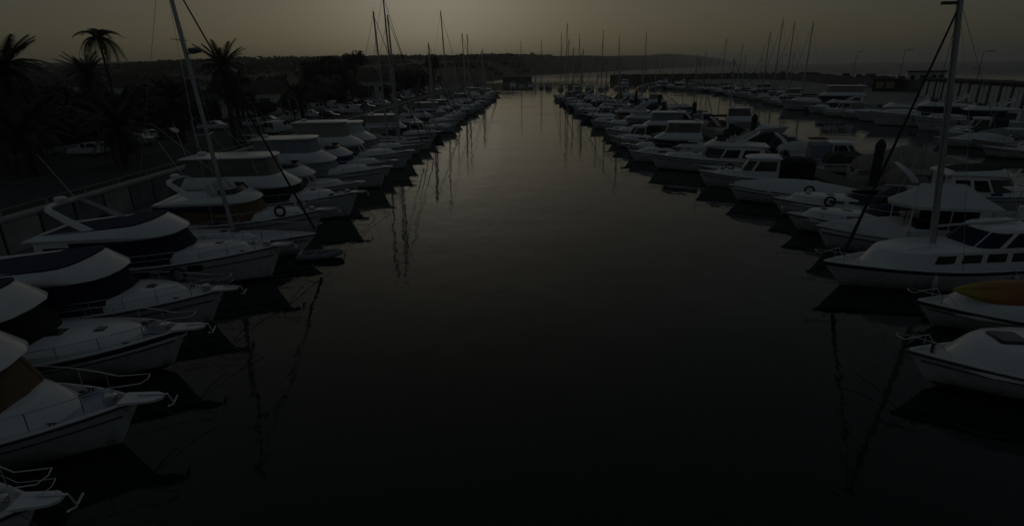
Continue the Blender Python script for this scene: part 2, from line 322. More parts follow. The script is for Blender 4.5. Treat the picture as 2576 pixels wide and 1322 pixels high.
class Boat:
    def __init__(b, name, label, cat, x, y, head, L=10., B=3.4, z0=0.95, z1=1.5, rake=1.1, full=2.1, tw=.88, hullmat='gelcoat',
                 band=None, det=2, group=None, seed=0, flare=0.6):
        b.L, b.B, b.z0, b.z1, b.rake, b.full, b.tw, b.det, b.flare = L, B, z0, z1, rake, full, tw, det, flare
        b.rng = random.Random(seed*131+17)
        b.root = empty(name, label, cat, (x, y, 0), head, group)
        b.root.rotation_euler = (R(b.rng.uniform(-.8, .8)), R(b.rng.uniform(-.5, .5)), head)
        b.hullmat = hullmat; b.band = band; b.seed_stripe = b.rng.choice([None, 'stripe', 'canvas_blue', 'gelcoat_dark', 'canvas_red', None])
    def hb(b, t):
        if t < .42: f = 1-(1-b.tw)*((.42-t)/.42)**2
        else: f = 1-((t-.42)/.58)**b.full
        return max(b.B/2*f, 0.03)
    def zs(b, t): return b.z0+(b.z1-b.z0)*t**1.7
    def sheer(b, t, inset=0., dz=0., s=1): return Vector((b.L*t - (inset*.6 if t > .97 else 0), s*max(b.hb(t)-inset, 0.02), b.zs(t)+dz))
    def P(b, name, mb, mats, parent=None, smooth=35): return mb.build(name, mats, parent or b.root, smooth)
    def hull(b, cockpit=0.28, sole=0.35, bul=0.06, deckmat='deck_paint', coam=0.25):
        mb = MB(); rows = []
        for t in TS:
            h = b.hb(t); zs = b.zs(t); side = []
            for r, yf, z in ((0, 0, -0.5+0.45*t**4), (.1, .55*(1-t**3), -0.25+0.28*t**3), (.28, .94-b.flare*t**2.4, 0.10), (.62, .985-b.flare*.45*t**2.4, .10+(zs-.1)*.5), (.86, 1.0-b.flare*.12*t**2.4, .10+(zs-.1)*.83), (1, 1, zs)):
                side.append((b.L*t - b.rake*(1-r)*t**3.2, h*yf, z))
            rows.append([(x, -y, z) for x, y, z in side[::-1]] + side[1:])
        n = len(rows[0]); vs = [p for r in rows for p in r]; k = 5
        for a in range(len(rows)-1):
            for i in range(n-1):
                j = min(i, n-2-i)          # 0 top strake .. 4 bottom
                mi = 1 if j >= 3 else (2 if (j == 0 and b.band) else 0)
                mb.add([rows[a][i], rows[a][i+1], rows[a+1][i+1], rows[a+1][i]], [(0, 1, 2, 3)], mi)
        c = (0, 0, .4); mb.fan(rows[0], c, 0, False)
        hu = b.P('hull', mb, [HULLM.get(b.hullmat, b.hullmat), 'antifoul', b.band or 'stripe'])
        mb = MB(); drows = []
        ts = sorted(set(TS[:-1] + [cockpit, cockpit+.002, .992]))
        for t in ts:
            h = b.hb(t); z = b.zs(t); x = b.L*t; q = []
            if t <= cockpit and cockpit > 0: prof = ((0, 0), (.04, .05), (coam, .05), (coam+.02, sole-z), (None, sole-z))
            else: prof = ((0, 0), (.03, .05), (.09, .05), (.11, -bul), (None, -bul+.06))
            for ins, dz in prof:
                q.append((x, 0.0 if ins is None else max(h-ins, .005), z+dz))
            drows.append([(x_, -y_, z_) for x_, y_, z_ in q] + q[:-1][::-1])
        n = len(drows[0])
        for a in range(len(drows)-1):
            for i in range(n-1):
                j = min(i, n-2-i); mb.add([drows[a][i], drows[a][i+1], drows[a+1][i+1], drows[a+1][i]], [(0, 1, 2, 3)], 1 if j == 3 else 0)
        mb.fan(drows[0], (0, 0, b.zs(0)*.6), 0, False)
        b.P('deck', mb, [b.hullmat if b.hullmat.startswith('gelcoat') and b.hullmat not in ('gelcoat_blue', 'gelcoat_dark') else 'gelcoat', deckmat])
        if b.det >= 1 and b.seed_stripe is not None:
            def hp(t, s, k):      # point on the topsides, k from the half-height knuckle (0) to the upper strake (1)
                h = b.hb(t); zs = b.zs(t); r = .62+.24*k; yf = (.985-b.flare*.45*t**2.4)*(1-k)+(1.0-b.flare*.12*t**2.4)*k; z = .10+(zs-.1)*(.5+.33*k)
                return Vector((b.L*t-b.rake*(1-r)*t**3.2, s*(h*yf+.018), z))
            for s in (-1, 1):
                rows = [[hp(t, s, .55), hp(t, s, .55+.06/max(.2, (b.zs(t)-.1)*.33))] for t in TS[:-1]]
                b.P('cove_stripe', MB().grid(rows), b.seed_stripe, hu)
        if b.det >= 1:
            mb = MB(); tl = [i/16 for i in range(17)]
            mb.tube([b.sheer(t, -.015, -.045, -1) for t in tl] + [b.sheer(t, -.015, -.045, 1) for t in tl[::-1]], .035, 5)
            b.P('rub_rail', mb, 'rubber', hu)
        return hu
    def railing(b, t0=.42, h=.55, lean=.0, n=6, mid=False):
        d = b.det
        if d == 0: return
        tl = [t0+(1-t0)*i/12 for i in range(13)]
        r = .016 if d == 2 else .02
        def path(hh, ins): return [b.sheer(t, ins, hh, -1) for t in tl[:-1]] + [Vector((b.L+.25, -.25, b.z1+hh)), Vector((b.L+.32, 0, b.z1+hh)), Vector((b.L+.25, .25, b.z1+hh))] + [b.sheer(t, ins, hh, 1) for t in tl[:-1][::-1]]
        mb = MB(); mb.tube([b.sheer(t0-.03, .1, .05, -1)] + path(h, .09) + [b.sheer(t0-.03, .1, .05, 1)], r, 5)
        if mid: mb.tube(path(h*.55, .09), r*.7, 4)
        b.P('bow_rail', mb, 'steel')
        for i in range(n):
            t = t0+(.97-t0)*(i+.3)/n
            for s in (-1, 1):
                mb = MB().tube([b.sheer(t, .10, .04, s), b.sheer(t, .09, h, s)], r*.9, 5)
                if d == 2: b.P('stanchion', mb, 'steel')
                else:
                    if i == 0 and s == -1: acc = MB()
                    acc.tube([b.sheer(t, .10, .04, s), b.sheer(t, .09, h, s)], r*.9, 4)
        if d == 1: b.P('stanchions', acc, 'steel')
    def pulpit(b, ln=.6, wd=.42):
        wd *= .68; ln *= .8
        mb = MB(); z = b.z1
        ring = lambda zz, k: [(b.L-.5, -wd, zz), (b.L+ln*.6, -wd*.8*k, zz), (b.L+ln, -wd*.35*k, zz), (b.L+ln, wd*.35*k, zz), (b.L+ln*.6, wd*.8*k, zz), (b.L-.5, wd, zz)]
        a, c = ring(z-.03, .9), ring(z+.05, 1); mb.grid([a, c], 0, True); mb.fan(c, (b.L, 0, z+.06)); mb.fan(a, (b.L, 0, z-.06))
        pu = b.P('pulpit', mb, 'gelcoat')
        if b.det: b.lines()
        if b.det == 2:
            mb = MB().tube([(b.L-.1, .05, z+.1), (b.L+ln+.1, .05, z+.06), (b.L+ln+.2, .05, z-.25)], .028, 6).tube([(b.L+ln+.2, -.22, z-.16), (b.L+ln+.16, .05, z-.3), (b.L+ln+.2, .32, z-.16)], .03, 6)
            b.P('anchor', mb, 'steel', pu)
            mb = MB().bbox(b.L-.95, b.L-.65, -.14, .14, z-.02, z+.2, .04).torus((b.L-.8, .17, z+.12), .08, .03, 'y', 10, 5)
            b.P('windlass', mb, 'steel')
            for s in (-1, 1):
                t = .86; p = b.sheer(t, .2, .0, s); mb = MB().tube([p+Vector((-.12, 0, .08)), p+Vector((.12, 0, .08))], .02, 5).tube([p+Vector((-.05, 0, -.05)), p+Vector((-.05, 0, .08))], .02, 5).tube([p+Vector((.05, 0, -.05)), p+Vector((.05, 0, .08))], .02, 5)
                b.P('cleat', mb, 'engine_black')
    def trunk(b, x0, x1, w, h, slope=None, hatch=True, win=False, zb=None, matn='gelcoat', q=2.1):
        zb = b.zs(.5*(x0+x1)/b.L)-.12 if zb is None else zb
        top = zb+.1+h; sl = (b.zs(x1/b.L)-b.zs(x0/b.L))/(x1-x0)*.6 if slope is None else slope
        lf = Loft([(x0, x1, w, zb-.1, .02, q, 2.2), (x0, x1-.1, w*.97, zb+.14, sl, q, 2.2), (x0, x1-.1-h*.9, w*.86, top-.05, sl, q, 2.2), (x0, x1-.25-h*.9, w*.80, top, sl, q, 2.2)])
        tr = b.P('trunk_cabin', lf.shell(MB(), crown=.08), matn); b.trunk_lf = lf
        if hatch:
            n_h = 1 if b.det < 2 else 2
            for k in range(n_h):
                xc = x0+(x1-x0)*(.45+.27*k); zz = top+sl*(xc-x0)+.07; hs_ = .27 if k == 0 else .17
                mb = MB().bbox(xc-hs_, xc+hs_, -hs_, hs_, zz-.06, zz+.035, .03)
                b.P('hatch', mb, 'glass', tr)
        if win:
            for s in (0, 1):
                for (a, c) in ((.6, 2.2), (2.6, 4.1)):
                    u0, u1 = (a, c) if s == 0 else (lf.n-1-c, lf.n-1-a)
                    b.P('window', lf.patch(MB(), u0, u1, 1.25, 1.8, .01), 'glass', tr)
        return tr
    def lines(b, bow=True):
        for s in (-1, 1):
            p = b.sheer(.965, .08, .02, s); e = Vector((b.L+1.9+.5*s, s*.5, -.25))
            if bow: b.P('mooring_line', MB().tube([p, p.lerp(e, .5)+Vector((0, 0, -.16)), e], .013, 4), 'rope')
            p = b.sheer(.02, .1, .04, s); e = Vector((-2.2, s*b.B*.5, .75)); b.P('mooring_line', MB().tube([p, p.lerp(e, .5)+Vector((0, 0, -.12)), e], .014, 4), 'rope')
    def fenders(b, n=2, m='fender_white'):
        if b.det == 0: return
        for i in range(n):
            for s in (-1, 1):
                t = .25+.35*i/max(1, n-1)+b.rng.uniform(-.04, .04); p = b.sheer(t, -.13, 0, s)
                mb = MB().lathe((p.x, p.y, p.z-.75), [(.02, 0), (.09, .04), (.12, .14), (.12, .46), (.08, .56), (.02, .6)], 8).tube([(p.x, p.y, p.z-.15), (p.x, p.y-s*.15, p.z+.08)], .012, 4)
                b.P('fender', mb, m)
    def ring(b, t, s, m='ring_dark', h=.35):
        p = b.sheer(t, .06, h, s); mb = MB().torus(tuple(p), .30, .075, 'y', 20, 7)
        b.P('life_ring', mb, m)
    def fly(b, cover='canvas_navy', enc=None, encmat='clear_vinyl', arch=True, flycover=None, visor=1.0, hs_=1.15, x_ws=.62, outrig=False, hardtop=None, sidewin=True, dome=True, trunk_h=.34, trunk_mat='gelcoat', trunk_win=False, xs0=.15):
        L, B = b.L, b.B; zd = b.zs(.35)-.05
        b.trunk(.44*L, .88*L, .36*B, trunk_h, win=trunk_win, matn=trunk_mat)
        xr = x_ws*L-.60*hs_/1.15; zr = zd+hs_
        lf = Loft([(xs0*L, x_ws*L+.05, .425*B, zd-.15, 0, 2.4, 1.3), (xs0*L, x_ws*L, .42*B, zd+.18, 0, 2.4, 1.3), (xs0*L, xr+.1, .40*B, zr-.08, 0, 2.4, 1.3), (xs0*L, xr, .39*B, zr, 0, 2.4, 1.3)])
        sal = b.P('saloon', lf.shell(MB(), crown=.02), 'gelcoat'); n = lf.n-1
        if cover != 'glass':
            wc = b.P('windscreen_cover', lf.patch(MB(), 1.6, n-1.6, .98, 2.03, .035, 20), cover, sal)
            if b.det == 2:
                for u in (3.2, 5, 7, 9, 11, 12.8):
                    q_ = [lf.ev(u, v) for v in (1.02, 1.5, 2.0)]; c_ = Vector((.4*L, 0, zr)); b.P('cover_seam', MB().tube([p+(p-c_).normalized()*.045 for p in q_], .014, 4), cover, wc)
        else:
            for (u0, u1) in ((4.2, 6.6), (6.8, n-6.8), (n-6.6, n-4.2)): b.P('windscreen', lf.patch(MB(), u0, u1, 1.12, 1.92, .012), 'glass', sal)
        if sidewin:
            for (a, c) in ((.5, 2.1), (2.5, 4.0)) if cover == 'glass' else ((.4, 2.1),):
                for (u0, u1) in ((a, c), (n-c, n-a)): b.P('window', lf.patch(MB(), u0, u1, 1.15, 1.85, .012), 'glass', sal)
        # flybridge: overhanging moulded front that slopes back to the coaming
        SL = 0 if enc else .085
        zt = zr+.74*visor; xf = xr+.30; xt = xf-1.10*visor
        fl = Loft([(.12*L, xf-.12, .37*B, zr-.03, 0, 2.5, .9), (.12*L, xf, .43*B, zr+.04, 0, 2.5, .9), (.12*L, xf-.05, .435*B, zr+.12, 0, 2.5, .9), (.15*L, xt, .385*B, zt-.04-SL*(xt-.15*L), SL, 2.7, .55), (.15*L, xt-.05, .375*B, zt-SL*(xt-.15*L), SL, 2.7, .55), (.17*L, xt-.16, .34*B, zt-.02-SL*(xt-.17*L), SL, 2.7, .55), (.17*L, xt-.22, .33*B, zr+.12, 0, 2.7, .55)])
        fb = b.P('flybridge', fl.shell(MB(), crown=0.0), 'gelcoat')
        b.zt, b.xt = zt, xt
        if flycover:
            SC = .10; c = Loft([(.16*L, xt+.01, .39*B, zt-.14-SC*(xt-.16*L), SC, 2.7, .55), (.16*L, xt-.02, .385*B, zt+.035-SC*(xt-.16*L), SC, 2.7, .55), (.20*L, xt-.30, .31*B, zt+.06-SC*1.25*(xt-.2*L), SC*1.25, 2.7, .55)])
            b.P('flybridge_cover', c.shell(MB(), crown=.05), flycover, fb)
        elif not enc and b.det >= 1:
            mb = MB().bbox(xt-1.15, xt-.75, -.3*B*.8, .3*B*.8, zr+.15, zt+.05, .05); b.P('helm_console', mb, 'gelcoat', fb)
            for s in (-.13, .13):
                mb = MB().bbox(xt-2.0, xt-1.55, s*B-.24, s*B+.24, zr+.2, zr+.62, .06).bbox(xt-2.1, xt-1.98, s*B-.24, s*B+.24, zr+.55, zr+1.05, .05); b.P('seat', mb, 'vinyl_seat', fb)
            ws = Loft([(xt-1.2, xt-.06, .37*B, zt-.02, 0, 2.7, .55), (xt-1.3, xt-.28, .35*B, zt+.28, 0, 2.7, .55)])
            b.P('wind_deflector', ws.patch(MB(), 1, ws.n-2, 0, .98, .01, 16), 'glass', fb)
        if enc:
            c = Loft([(.16*L, xt-.05, .375*B, zt-.02, 0, 2.8, .6), (.16*L, xt-.25, .36*B, zt+.55*enc, 0, 2.8, .6), (.16*L, xt-.42, .345*B, zt+1.1*enc, 0, 2.8, .6)])
            en = b.P('flybridge_enclosure', c.shell(MB(), crown=.02), encmat, fb)
            hardtop = True
            if b.det >= 1:
                for u in (1.5, 4, 6.5, 8.5, 10, 12.5, 15):
                    mb = MB().tube([c.ev(u, 0.02)+Vector((0,0,0)), c.ev(u, 1), c.ev(u, 1.98)], .022, 4); b.P('enclosure_pole', mb, 'alloy', en)
            zh = zt+1.1*enc+.03
        elif hardtop:
            zh = zt+1.15
            for xx in (.2*L, xt-.3):
                for s in (-1, 1): b.P('hardtop_post', MB().tube([(xx, s*.32*B, zt-.1), (xx-.1, s*.30*B, zh)], .03, 6), 'alloy', fb)
        if hardtop:
            c = Loft([(.13*L, xt-.2, .375*B, zh-.02, 0, 3, .6), (.13*L, xt-.15, .39*B, zh+.03, 0, 3, .6), (.14*L, xt-.3, .37*B, zh+.10, 0, 3, .6)])
            b.P('hardtop', c.shell(MB(), crown=.06), hardtop if isinstance(hardtop, str) else 'gelcoat', fb)
            b.P('radome', MB().lathe((.2*L, 0, zh+.12), [(.1, 0), (.28, .05), (.3, .14), (.22, .22), (.02, .24)], 12), 'gelcoat')
            for s in (-1, 1): b.P('antenna', MB().tube([(.16*L, s*.25*B, zh+.1), (.13*L, s*.28*B, zh+2.4)], .014, 4), 'gelcoat')
        elif arch:
            mb = MB(); w_ = .36*B
            pts = [(x_+.13*L, y_, z_) for x_, y_, z_ in [(.24*L, -w_, zt-.45), (.15*L, -w_*.97, zt+.25), (.09*L, -w_*.88, zt+.72), (.075*L, -w_*.7, zt+.82), (.07*L, 0, zt+.86), (.075*L, w_*.7, zt+.82), (.09*L, w_*.88, zt+.72), (.15*L, w_*.97, zt+.25), (.24*L, w_, zt-.45)]]
            rows = []
            for i, p in enumerate(pts):
                k = abs(i-4)/4; hw = .10+.13*k
                rows.append([(p[0]-hw, p[1], p[2]-.05), (p[0]+hw, p[1], p[2]-.05), (p[0]+hw, p[1]*.93, p[2]+.05), (p[0]-hw, p[1]*.93, p[2]+.05)])
            mb.grid(rows, 0, True); ar = b.P('radar_arch', mb, 'gelcoat', fb)
            if dome: b.P('radome', MB().lathe((.205*L, 0, zt+.9), [(.1, 0), (.25, .05), (.27, .14), (.2, .22), (.02, .24)], 12), 'gelcoat', fb)
            if b.det: b.P('antenna', MB().tube([(.21*L, w_*.7, zt+.8), (.11*L, w_*.75, zt+3.0)], .014, 4), 'gelcoat')
        if outrig:
            for s in (-1, 1): b.P('outrigger', MB().tube([(.42*L, s*.42*B, zr-.2), (.08*L, s*.62*B, zr+4.6)], .026, 5, r1=.012), 'alloy')
        if b.det == 2:
            t_ = b.rng.uniform(.83, .87); p = b.sheer(t_, .55, .02, b.rng.choice([-1, 1]))
            rc_ = MB()
            for k_ in range(3): rc_.torus((p.x, p.y, p.z+.02+.035*k_), .17-.02*k_, .022, 'z', 14, 5)
            b.P('rope_coil', rc_, 'rope')
            p = b.sheer(.40, .28, .12, -1); b.P('deck_fender', MB().tube([p, p+Vector((.62, .02, .02))], .11, 8), 'fender_blue')
            p = b.sheer(.36, .22, .16, 1); b.P('boathook', MB().tube([p, p+Vector((2.1, -.12, .05))], .018, 5), 'teak')
        # cockpit furniture
        b.P('cockpit_seat', MB().bbox(.03*L, .03*L+.5, -.33*B, .33*B, .36, .78, .06), 'vinyl_seat')
        b.P('swim_platform', MB().bbox(-.75, .02, -.40*B, .40*B, .22, .30, .03), 'teak')
        if b.det >= 1:
            b.P('saloon_door', MB().box(xs0*L-.015, xs0*L+.01, -.45, .45, zd-.1, zr-.12), 'glass', sal)
    def express(b, cover=None, arch=True, glass='glass', hard=None, win=True):
        L, B = b.L, b.B
        b.trunk(.34*L, .90*L, .38*B, .42, win=win)
        zd = b.zs(.4)+.25
        ws = Loft([(.22*L, .56*L, .40*B, zd-.1, 0, 2.2, 1.6), (.20*L, .45*L, .35*B, zd+.55, 0, 2.2, 1.6)])
        fr = b.P('windscreen', ws.patch(MB(), 1.2, ws.n-2.2, .05, .97, .012, 18), glass)
        if b.det >= 1:
            b.P('windscreen_frame', MB().tube([ws.ev(u, .985)+Vector((0,0,.015)) for u in [1.2+(ws.n-3.4)*i/18 for i in range(19)]], .025, 5), 'alloy', fr)
        if cover:
            c = Loft([(.02*L, .47*L, .44*B, b.z0+.02, .01, 2.4, 1.2), (.03*L, .46*L, .42*B, b.z0+.35, .03, 2.4, 1.2), (.08*L, .42*L, .34*B, zd+.58, .0, 2.4, 1.2), (.16*L, .38*L, .15*B, zd+.78, 0, 2.4, 1.2)])
            b.P('cockpit_cover', c.shell(MB(), crown=.05), cover)
        elif hard:
            c = Loft([(.14*L, .46*L, .36*B, zd+.55, 0, 2.5, 1.2), (.13*L, .44*L, .37*B, zd+.62, 0, 2.5, 1.2), (.16*L, .40*L, .33*B, zd+.75, 0, 2.5, 1.2)])
            b.P('hardtop', c.shell(MB(), crown=.05), hard)
        else:
            b.P('helm_console', MB().bbox(.40*L, .40*L+.4, -.3*B, -.05*B, .4, zd+.2, .05), 'gelcoat')
            for s in (-.2, .2): b.P('seat', MB().bbox(.3*L, .3*L+.5, s*B-.25, s*B+.25, .35, .95, .07).bbox(.3*L-.1, .3*L+.05, s*B-.25, s*B+.25, .9, 1.4, .05), 'vinyl_seat')
            b.P('cockpit_seat', MB().bbox(.03*L, .03*L+.6, -.38*B, .38*B, .36, .85, .07), 'vinyl_seat')
        if arch:
            w_ = .43*B; z = b.z0; pts = [(.30*L, -w_, z), (.20*L, -w_*.98, z+.9), (.12*L, -w_*.86, z+1.45), (.10*L, -w_*.6, z+1.55), (.095*L, 0, z+1.6), (.10*L, w_*.6, z+1.55), (.12*L, w_*.86, z+1.45), (.20*L, w_*.98, z+.9), (.30*L, w_, z)]
            rows = []
            for i, p in enumerate(pts):
                k = abs(i-4)/4; hw = .10+.18*k
                rows.append([(p[0]-hw, p[1], p[2]-.04), (p[0]+hw, p[1], p[2]-.04), (p[0]+hw, p[1]*.94, p[2]+.05), (p[0]-hw, p[1]*.94, p[2]+.05)])
            b.P('radar_arch', MB().grid(rows, 0, True), 'gelcoat')
        b.P('swim_platform', MB().bbox(-.7, .02, -.38*B, .38*B, .22, .30, .03), 'gelcoat')
        if b.det: b.P('antenna', MB().tube([(.2*L, .4*B, b.z0+.9), (.12*L, .42*B, b.z0+3.4)], .013, 4), 'gelcoat')
    def pilot(b, aft='canvas_black', roof='gelcoat', x0=.30, x1=.60, h=1.75):
        L, B = b.L, b.B; zd = b.zs(.4)-.2
        b.trunk((x1-.03)*L, .86*L, .34*B, .30)
        lf = Loft([(x0*L, x1*L+.25, .38*B, zd-.2, 0, 3, .8), (x0*L, x1*L+.2, .375*B, zd+.72, 0, 3, .8), (x0*L, x1*L-.38, .345*B, zd+h-.12, 0, 3, .8), (x0*L, x1*L-.44, .34*B, zd+h, 0, 3, .8)])
        wh = b.P('wheelhouse', lf.shell(MB(), crown=.02), 'gelcoat'); n = lf.n-1
        for (u0, u1) in ((.5, 3.9), (n-3.9, n-.5), (4.3, 6.4), (6.7, n-6.7), (n-6.4, n-4.3)): b.P('window', lf.patch(MB(), u0, u1, 1.08, 1.95, .012), 'glass', wh)
        rf = Loft([(x0*L-.15, x1*L-.2, .37*B, zd+h-.02, 0, 3, .8), (x0*L-.18, x1*L-.16, .38*B, zd+h+.05, 0, 3, .8), (x0*L-.05, x1*L-.5, .33*B, zd+h+.16, 0, 3, .8)])
        b.P('wheelhouse_roof', rf.shell(MB(), crown=.04), roof, wh)
        if aft:
            mb = MB(); rows = []
            for x, k in ((.04*L, .96), (.06*L, 1.0), (x0*L-.25, 1.0), (x0*L-.02, .97)):
                w_ = .42*B; zt = zd+h-.05
                rows.append([(x, -w_, b.z0), (x, -w_*.97, (b.z0+zt)/2), (x, -w_*.92, zt-.15), (x, -w_*.7, zt*k+.05), (x, 0, zt*k+.08), (x, w_*.7, zt*k+.05), (x, w_*.92, zt-.15), (x, w_*.97, (b.z0+zt)/2), (x, w_, b.z0)])
            mb.grid(rows); mb.fan(rows[0], (.04*L, 0, 1.3), 0, True); mb.fan(rows[-1], (x0*L-.02, 0, 1.3), 0, True)
            b.P('cockpit_tent', mb, aft)
        else:
            b.P('fish_box', MB().bbox(.08*L, .08*L+.7, -.5, .5, .36, .95, .05), 'gelcoat')
        for s in (-1, 1): b.P('antenna', MB().tube([(x0*L, s*.3*B, zd+h), (x0*L-.3, s*.33*B, zd+h+1.9)], .013, 4), 'gelcoat')
    def mound(b, t0, t1, hf, m, name='tarpaulin', over=.03, n=14):
        mb = MB(); rows = []
        for i in range(n+1):
            t = t0+(t1-t0)*i/n; h = b.hb(t)+over; z = b.zs(t); r = hf((t-t0)/(t1-t0)); jj = b.rng.uniform(-.03, .03)
            prof = [(1, -.22), (1.0, .05), (.82, .05+r*.40-.03), (.5, r*.74-.04+jj), (.2, r*.96), (0, r)]
            side = [(b.L*t, -h*a, z+q) for a, q in prof]
            rows.append(side + [(x, -y, zz) for x, y, zz in side[:-1][::-1]])
        mb.grid(rows); mb.fan(rows[0], (b.L*t0, 0, b.zs(t0)), 0, True); mb.fan(rows[-1], (b.L*t1, 0, b.zs(t1)), 0, True)
        return b.P(name, mb, m)
    def outboard(b, m='engine_black', n=1):
        for i in range(n):
            y = 0 if n == 1 else (-.32+.64*i)
            mb = MB().bbox(-.75, -.15, y-.2, y+.2, b.z0-.05, b.z0+.5, .09).bbox(-.55, -.3, y-.09, y+.09, -.45, b.z0, .03).box(-.15, .06, y-.12, y+.12, b.z0-.3, b.z0+.02)
            b.P('outboard_motor', mb, m)
    def sailrig(b, mx=.55, hm=12.5, lean=0.0, rake=.5, furl='furled_sail', boomcover='canvas_navy', dome=False, mast_r=.09, thick=1.0, zb=None, spreaders=2, boom=True, furl_r=.075, topgear=False, stay=.1):
        L, B = b.L, b.B; zb = b.zs(mx)+.35 if zb is None else zb
        base = Vector((mx*L, 0, zb)); top = Vector((mx*L-rake, lean, zb+hm))
        at = lambda k: base.lerp(top, k)
        ma = b.P('mast', MB().tube([base-Vector((0,0,.3))]+[at(k/6) for k in range(7)], mast_r, 8, r1=mast_r*.8), 'alloy')
        for k in range(spreaders):
            p = at((k+1)/(spreaders+1)+.05)
            for s in (-1, 1): b.P('spreader', MB().tube([p, p+Vector((-.15, s*(.95-.2*k), .05))], .025, 5), 'alloy', ma)
        st = b.P('forestay', MB().tube([Vector((L-stay, 0, b.z1+.25)), Vector((L-stay, 0, b.z1+.25)).lerp(at(.97), .3), at(.97)], furl_r, 7, r1=furl_r*.45), furl)
        wr = .012*thick
        b.P('backstay', MB().tube([at(.99), (0.05, 0, b.z0+.1)], wr, 4), 'steel')
        for s in (-1, 1):
            p = at(1/(spreaders+1)+.05)+Vector((-.15, s*.95, .05)) if spreaders else at(.6)
            b.P('shroud', MB().tube([at(.97), p, b.sheer(mx-.02, .06, 0, s)], wr, 4), 'steel')
        if boom:
            g = at(.085); e = Vector((.12*L, 0, g.z+.1)); bo = b.P('boom', MB().tube([g, e], .065, 7), 'alloy')
            if boomcover:
                mb = MB(); rows = []
                for i in range(9):
                    k = i/8; p = g.lerp(e, .02+.92*k); h = .34*(1-.55*k)
                    rows.append([(p.x, -.05, p.z-.09), (p.x, -.15*(1-.4*k), p.z+.08), (p.x, -.06, p.z+h), (p.x, .06, p.z+h), (p.x, .15*(1-.4*k), p.z+.08), (p.x, .05, p.z-.09)])
                mb.grid(rows, 0, True); mb.fan(rows[0], tuple(g)); mb.fan(rows[-1], tuple(e)); b.P('sail_cover', mb, boomcover, bo)
        if dome:
            p = at(.74); b.P('radome', MB().lathe((p.x+.42, p.y, p.z-.12), [(.1, 0), (.3, .05), (.33, .14), (.25, .25), (.02, .28)], 12).box(p.x, p.x+.45, -.05+p.y, .05+p.y, p.z-.16, p.z-.1), 'gelcoat', ma)
        if topgear:
            p = at(1.0)
            b.P('masthead_gear', MB().box(p.x-.3, p.x+.25, p.y-.09, p.y+.09, p.z-.05, p.z+.09).box(p.x+.15, p.x+.75, p.y-.07, p.y+.07, p.z-.28, p.z-.16).tube([p, p+Vector((0, 0, .35))], .02, 5).tube([p+Vector((-.15,0,.1)), p+Vector((-.3, 0, .3))], .04, 6), 'engine_black', ma)
        else: b.P('masthead_antenna', MB().tube([top, top+Vector((0, 0, .5))], .012, 4), 'steel', ma)
    def sailhull(b, cab_x0=.22, cab_x1=.68, cab_w=.31, cab_h=.42, win='row', dodger='canvas_navy'):
        L, B = b.L, b.B; zb = b.zs(.4)-.08
        lf = Loft([(cab_x0*L, cab_x1*L, cab_w*B, zb-.1, .01, 2.0, 2.5), (cab_x0*L, cab_x1*L-.1, cab_w*B*.97, zb+.12, .01, 2, 2.5), (cab_x0*L, cab_x1*L-.55, cab_w*B*.86, zb+cab_h, 0, 2, 2.5), (cab_x0*L, cab_x1*L-.7, cab_w*B*.80, zb+cab_h+.05, 0, 2, 2.5)])
        tr = b.P('cabin_trunk', lf.shell(MB(), crown=.08), 'gelcoat'); n = lf.n-1
        for (a, c) in ((.5, 1.8), (2.2, 3.4), (3.9, 4.8)):
            for (u0, u1) in ((a, c), (n-c, n-a)): b.P('window', lf.patch(MB(), u0, u1, 1.25, 1.75, .01), 'glass', tr)
        for xx, s_ in ((.62, .24), (.50, .2)):
            x = cab_x0*L+(cab_x1-cab_x0)*L*xx*1.2; z = zb+cab_h+.1; b.P('hatch', MB().bbox(x-s_, x+s_, -s_, s_, z-.05, z+.04, .03), 'glass', tr)
        if dodger:
            d = Loft([(cab_x0*L-.35, cab_x0*L+.95, cab_w*B*1.0, zb+.25, 0, 2.6, .8), (cab_x0*L-.4, cab_x0*L+.6, cab_w*B*.92, zb+.8, 0, 2.6, .8), (cab_x0*L-.4, cab_x0*L+.35, cab_w*B*.8, zb+1.0, 0, 2.6, .8)])
            b.P('sprayhood', d.shell(MB(), crown=.05), dodger)
        b.P('steering_wheel', MB().torus((.1*L, 0, 1.15), .42, .018, 'x', 18, 5).tube([(.1*L+.05, 0, .35), (.1*L+.02, 0, 1.15)], .05, 6), 'steel')
        for s in (-1, 1): b.P('cockpit_bench', MB().bbox(.04*L, .2*L, min(s*.14*B, s*.36*B), max(s*.14*B, s*.36*B), .36, .8, .05), 'teak')
        b.P('pushpit', MB().tube([b.sheer(.14, .1, .6, -1), b.sheer(.02, .1, .6, -1), Vector((-.02, 0, b.z0+.6)), b.sheer(.02, .1, .6, 1), b.sheer(.14, .1, .6, 1)], .015, 5).tube([b.sheer(.03, .1, 0, -1), b.sheer(.03, .1, .6, -1)], .014, 4).tube([b.sheer(.03, .1, 0, 1), b.sheer(.03, .1, .6, 1)], .014, 4), 'steel')
    def console(b, top=None):
        L, B = b.L, b.B
        cs = b.P('helm_console', MB().bbox(.40*L, .40*L+.5, -.35, .35, .3, 1.35, .06), 'gelcoat')
        b.P('console_screen', MB().add([(.40*L+.5, -.34, 1.3), (.40*L+.5, .34, 1.3), (.40*L+.3, .3, 1.72), (.40*L+.3, -.3, 1.72), (.40*L+.48, -.34, 1.3), (.40*L+.48, .34, 1.3), (.40*L+.28, .3, 1.72), (.40*L+.28, -.3, 1.72)], [(0,1,2,3), (7,6,5,4), (0,4,5,1), (1,5,6,2), (2,6,7,3), (3,7,4,0)]), 'glass', cs)
        b.P('seat', MB().bbox(.27*L, .27*L+.5, -.4, .4, .3, .9, .07), 'vinyl_seat')
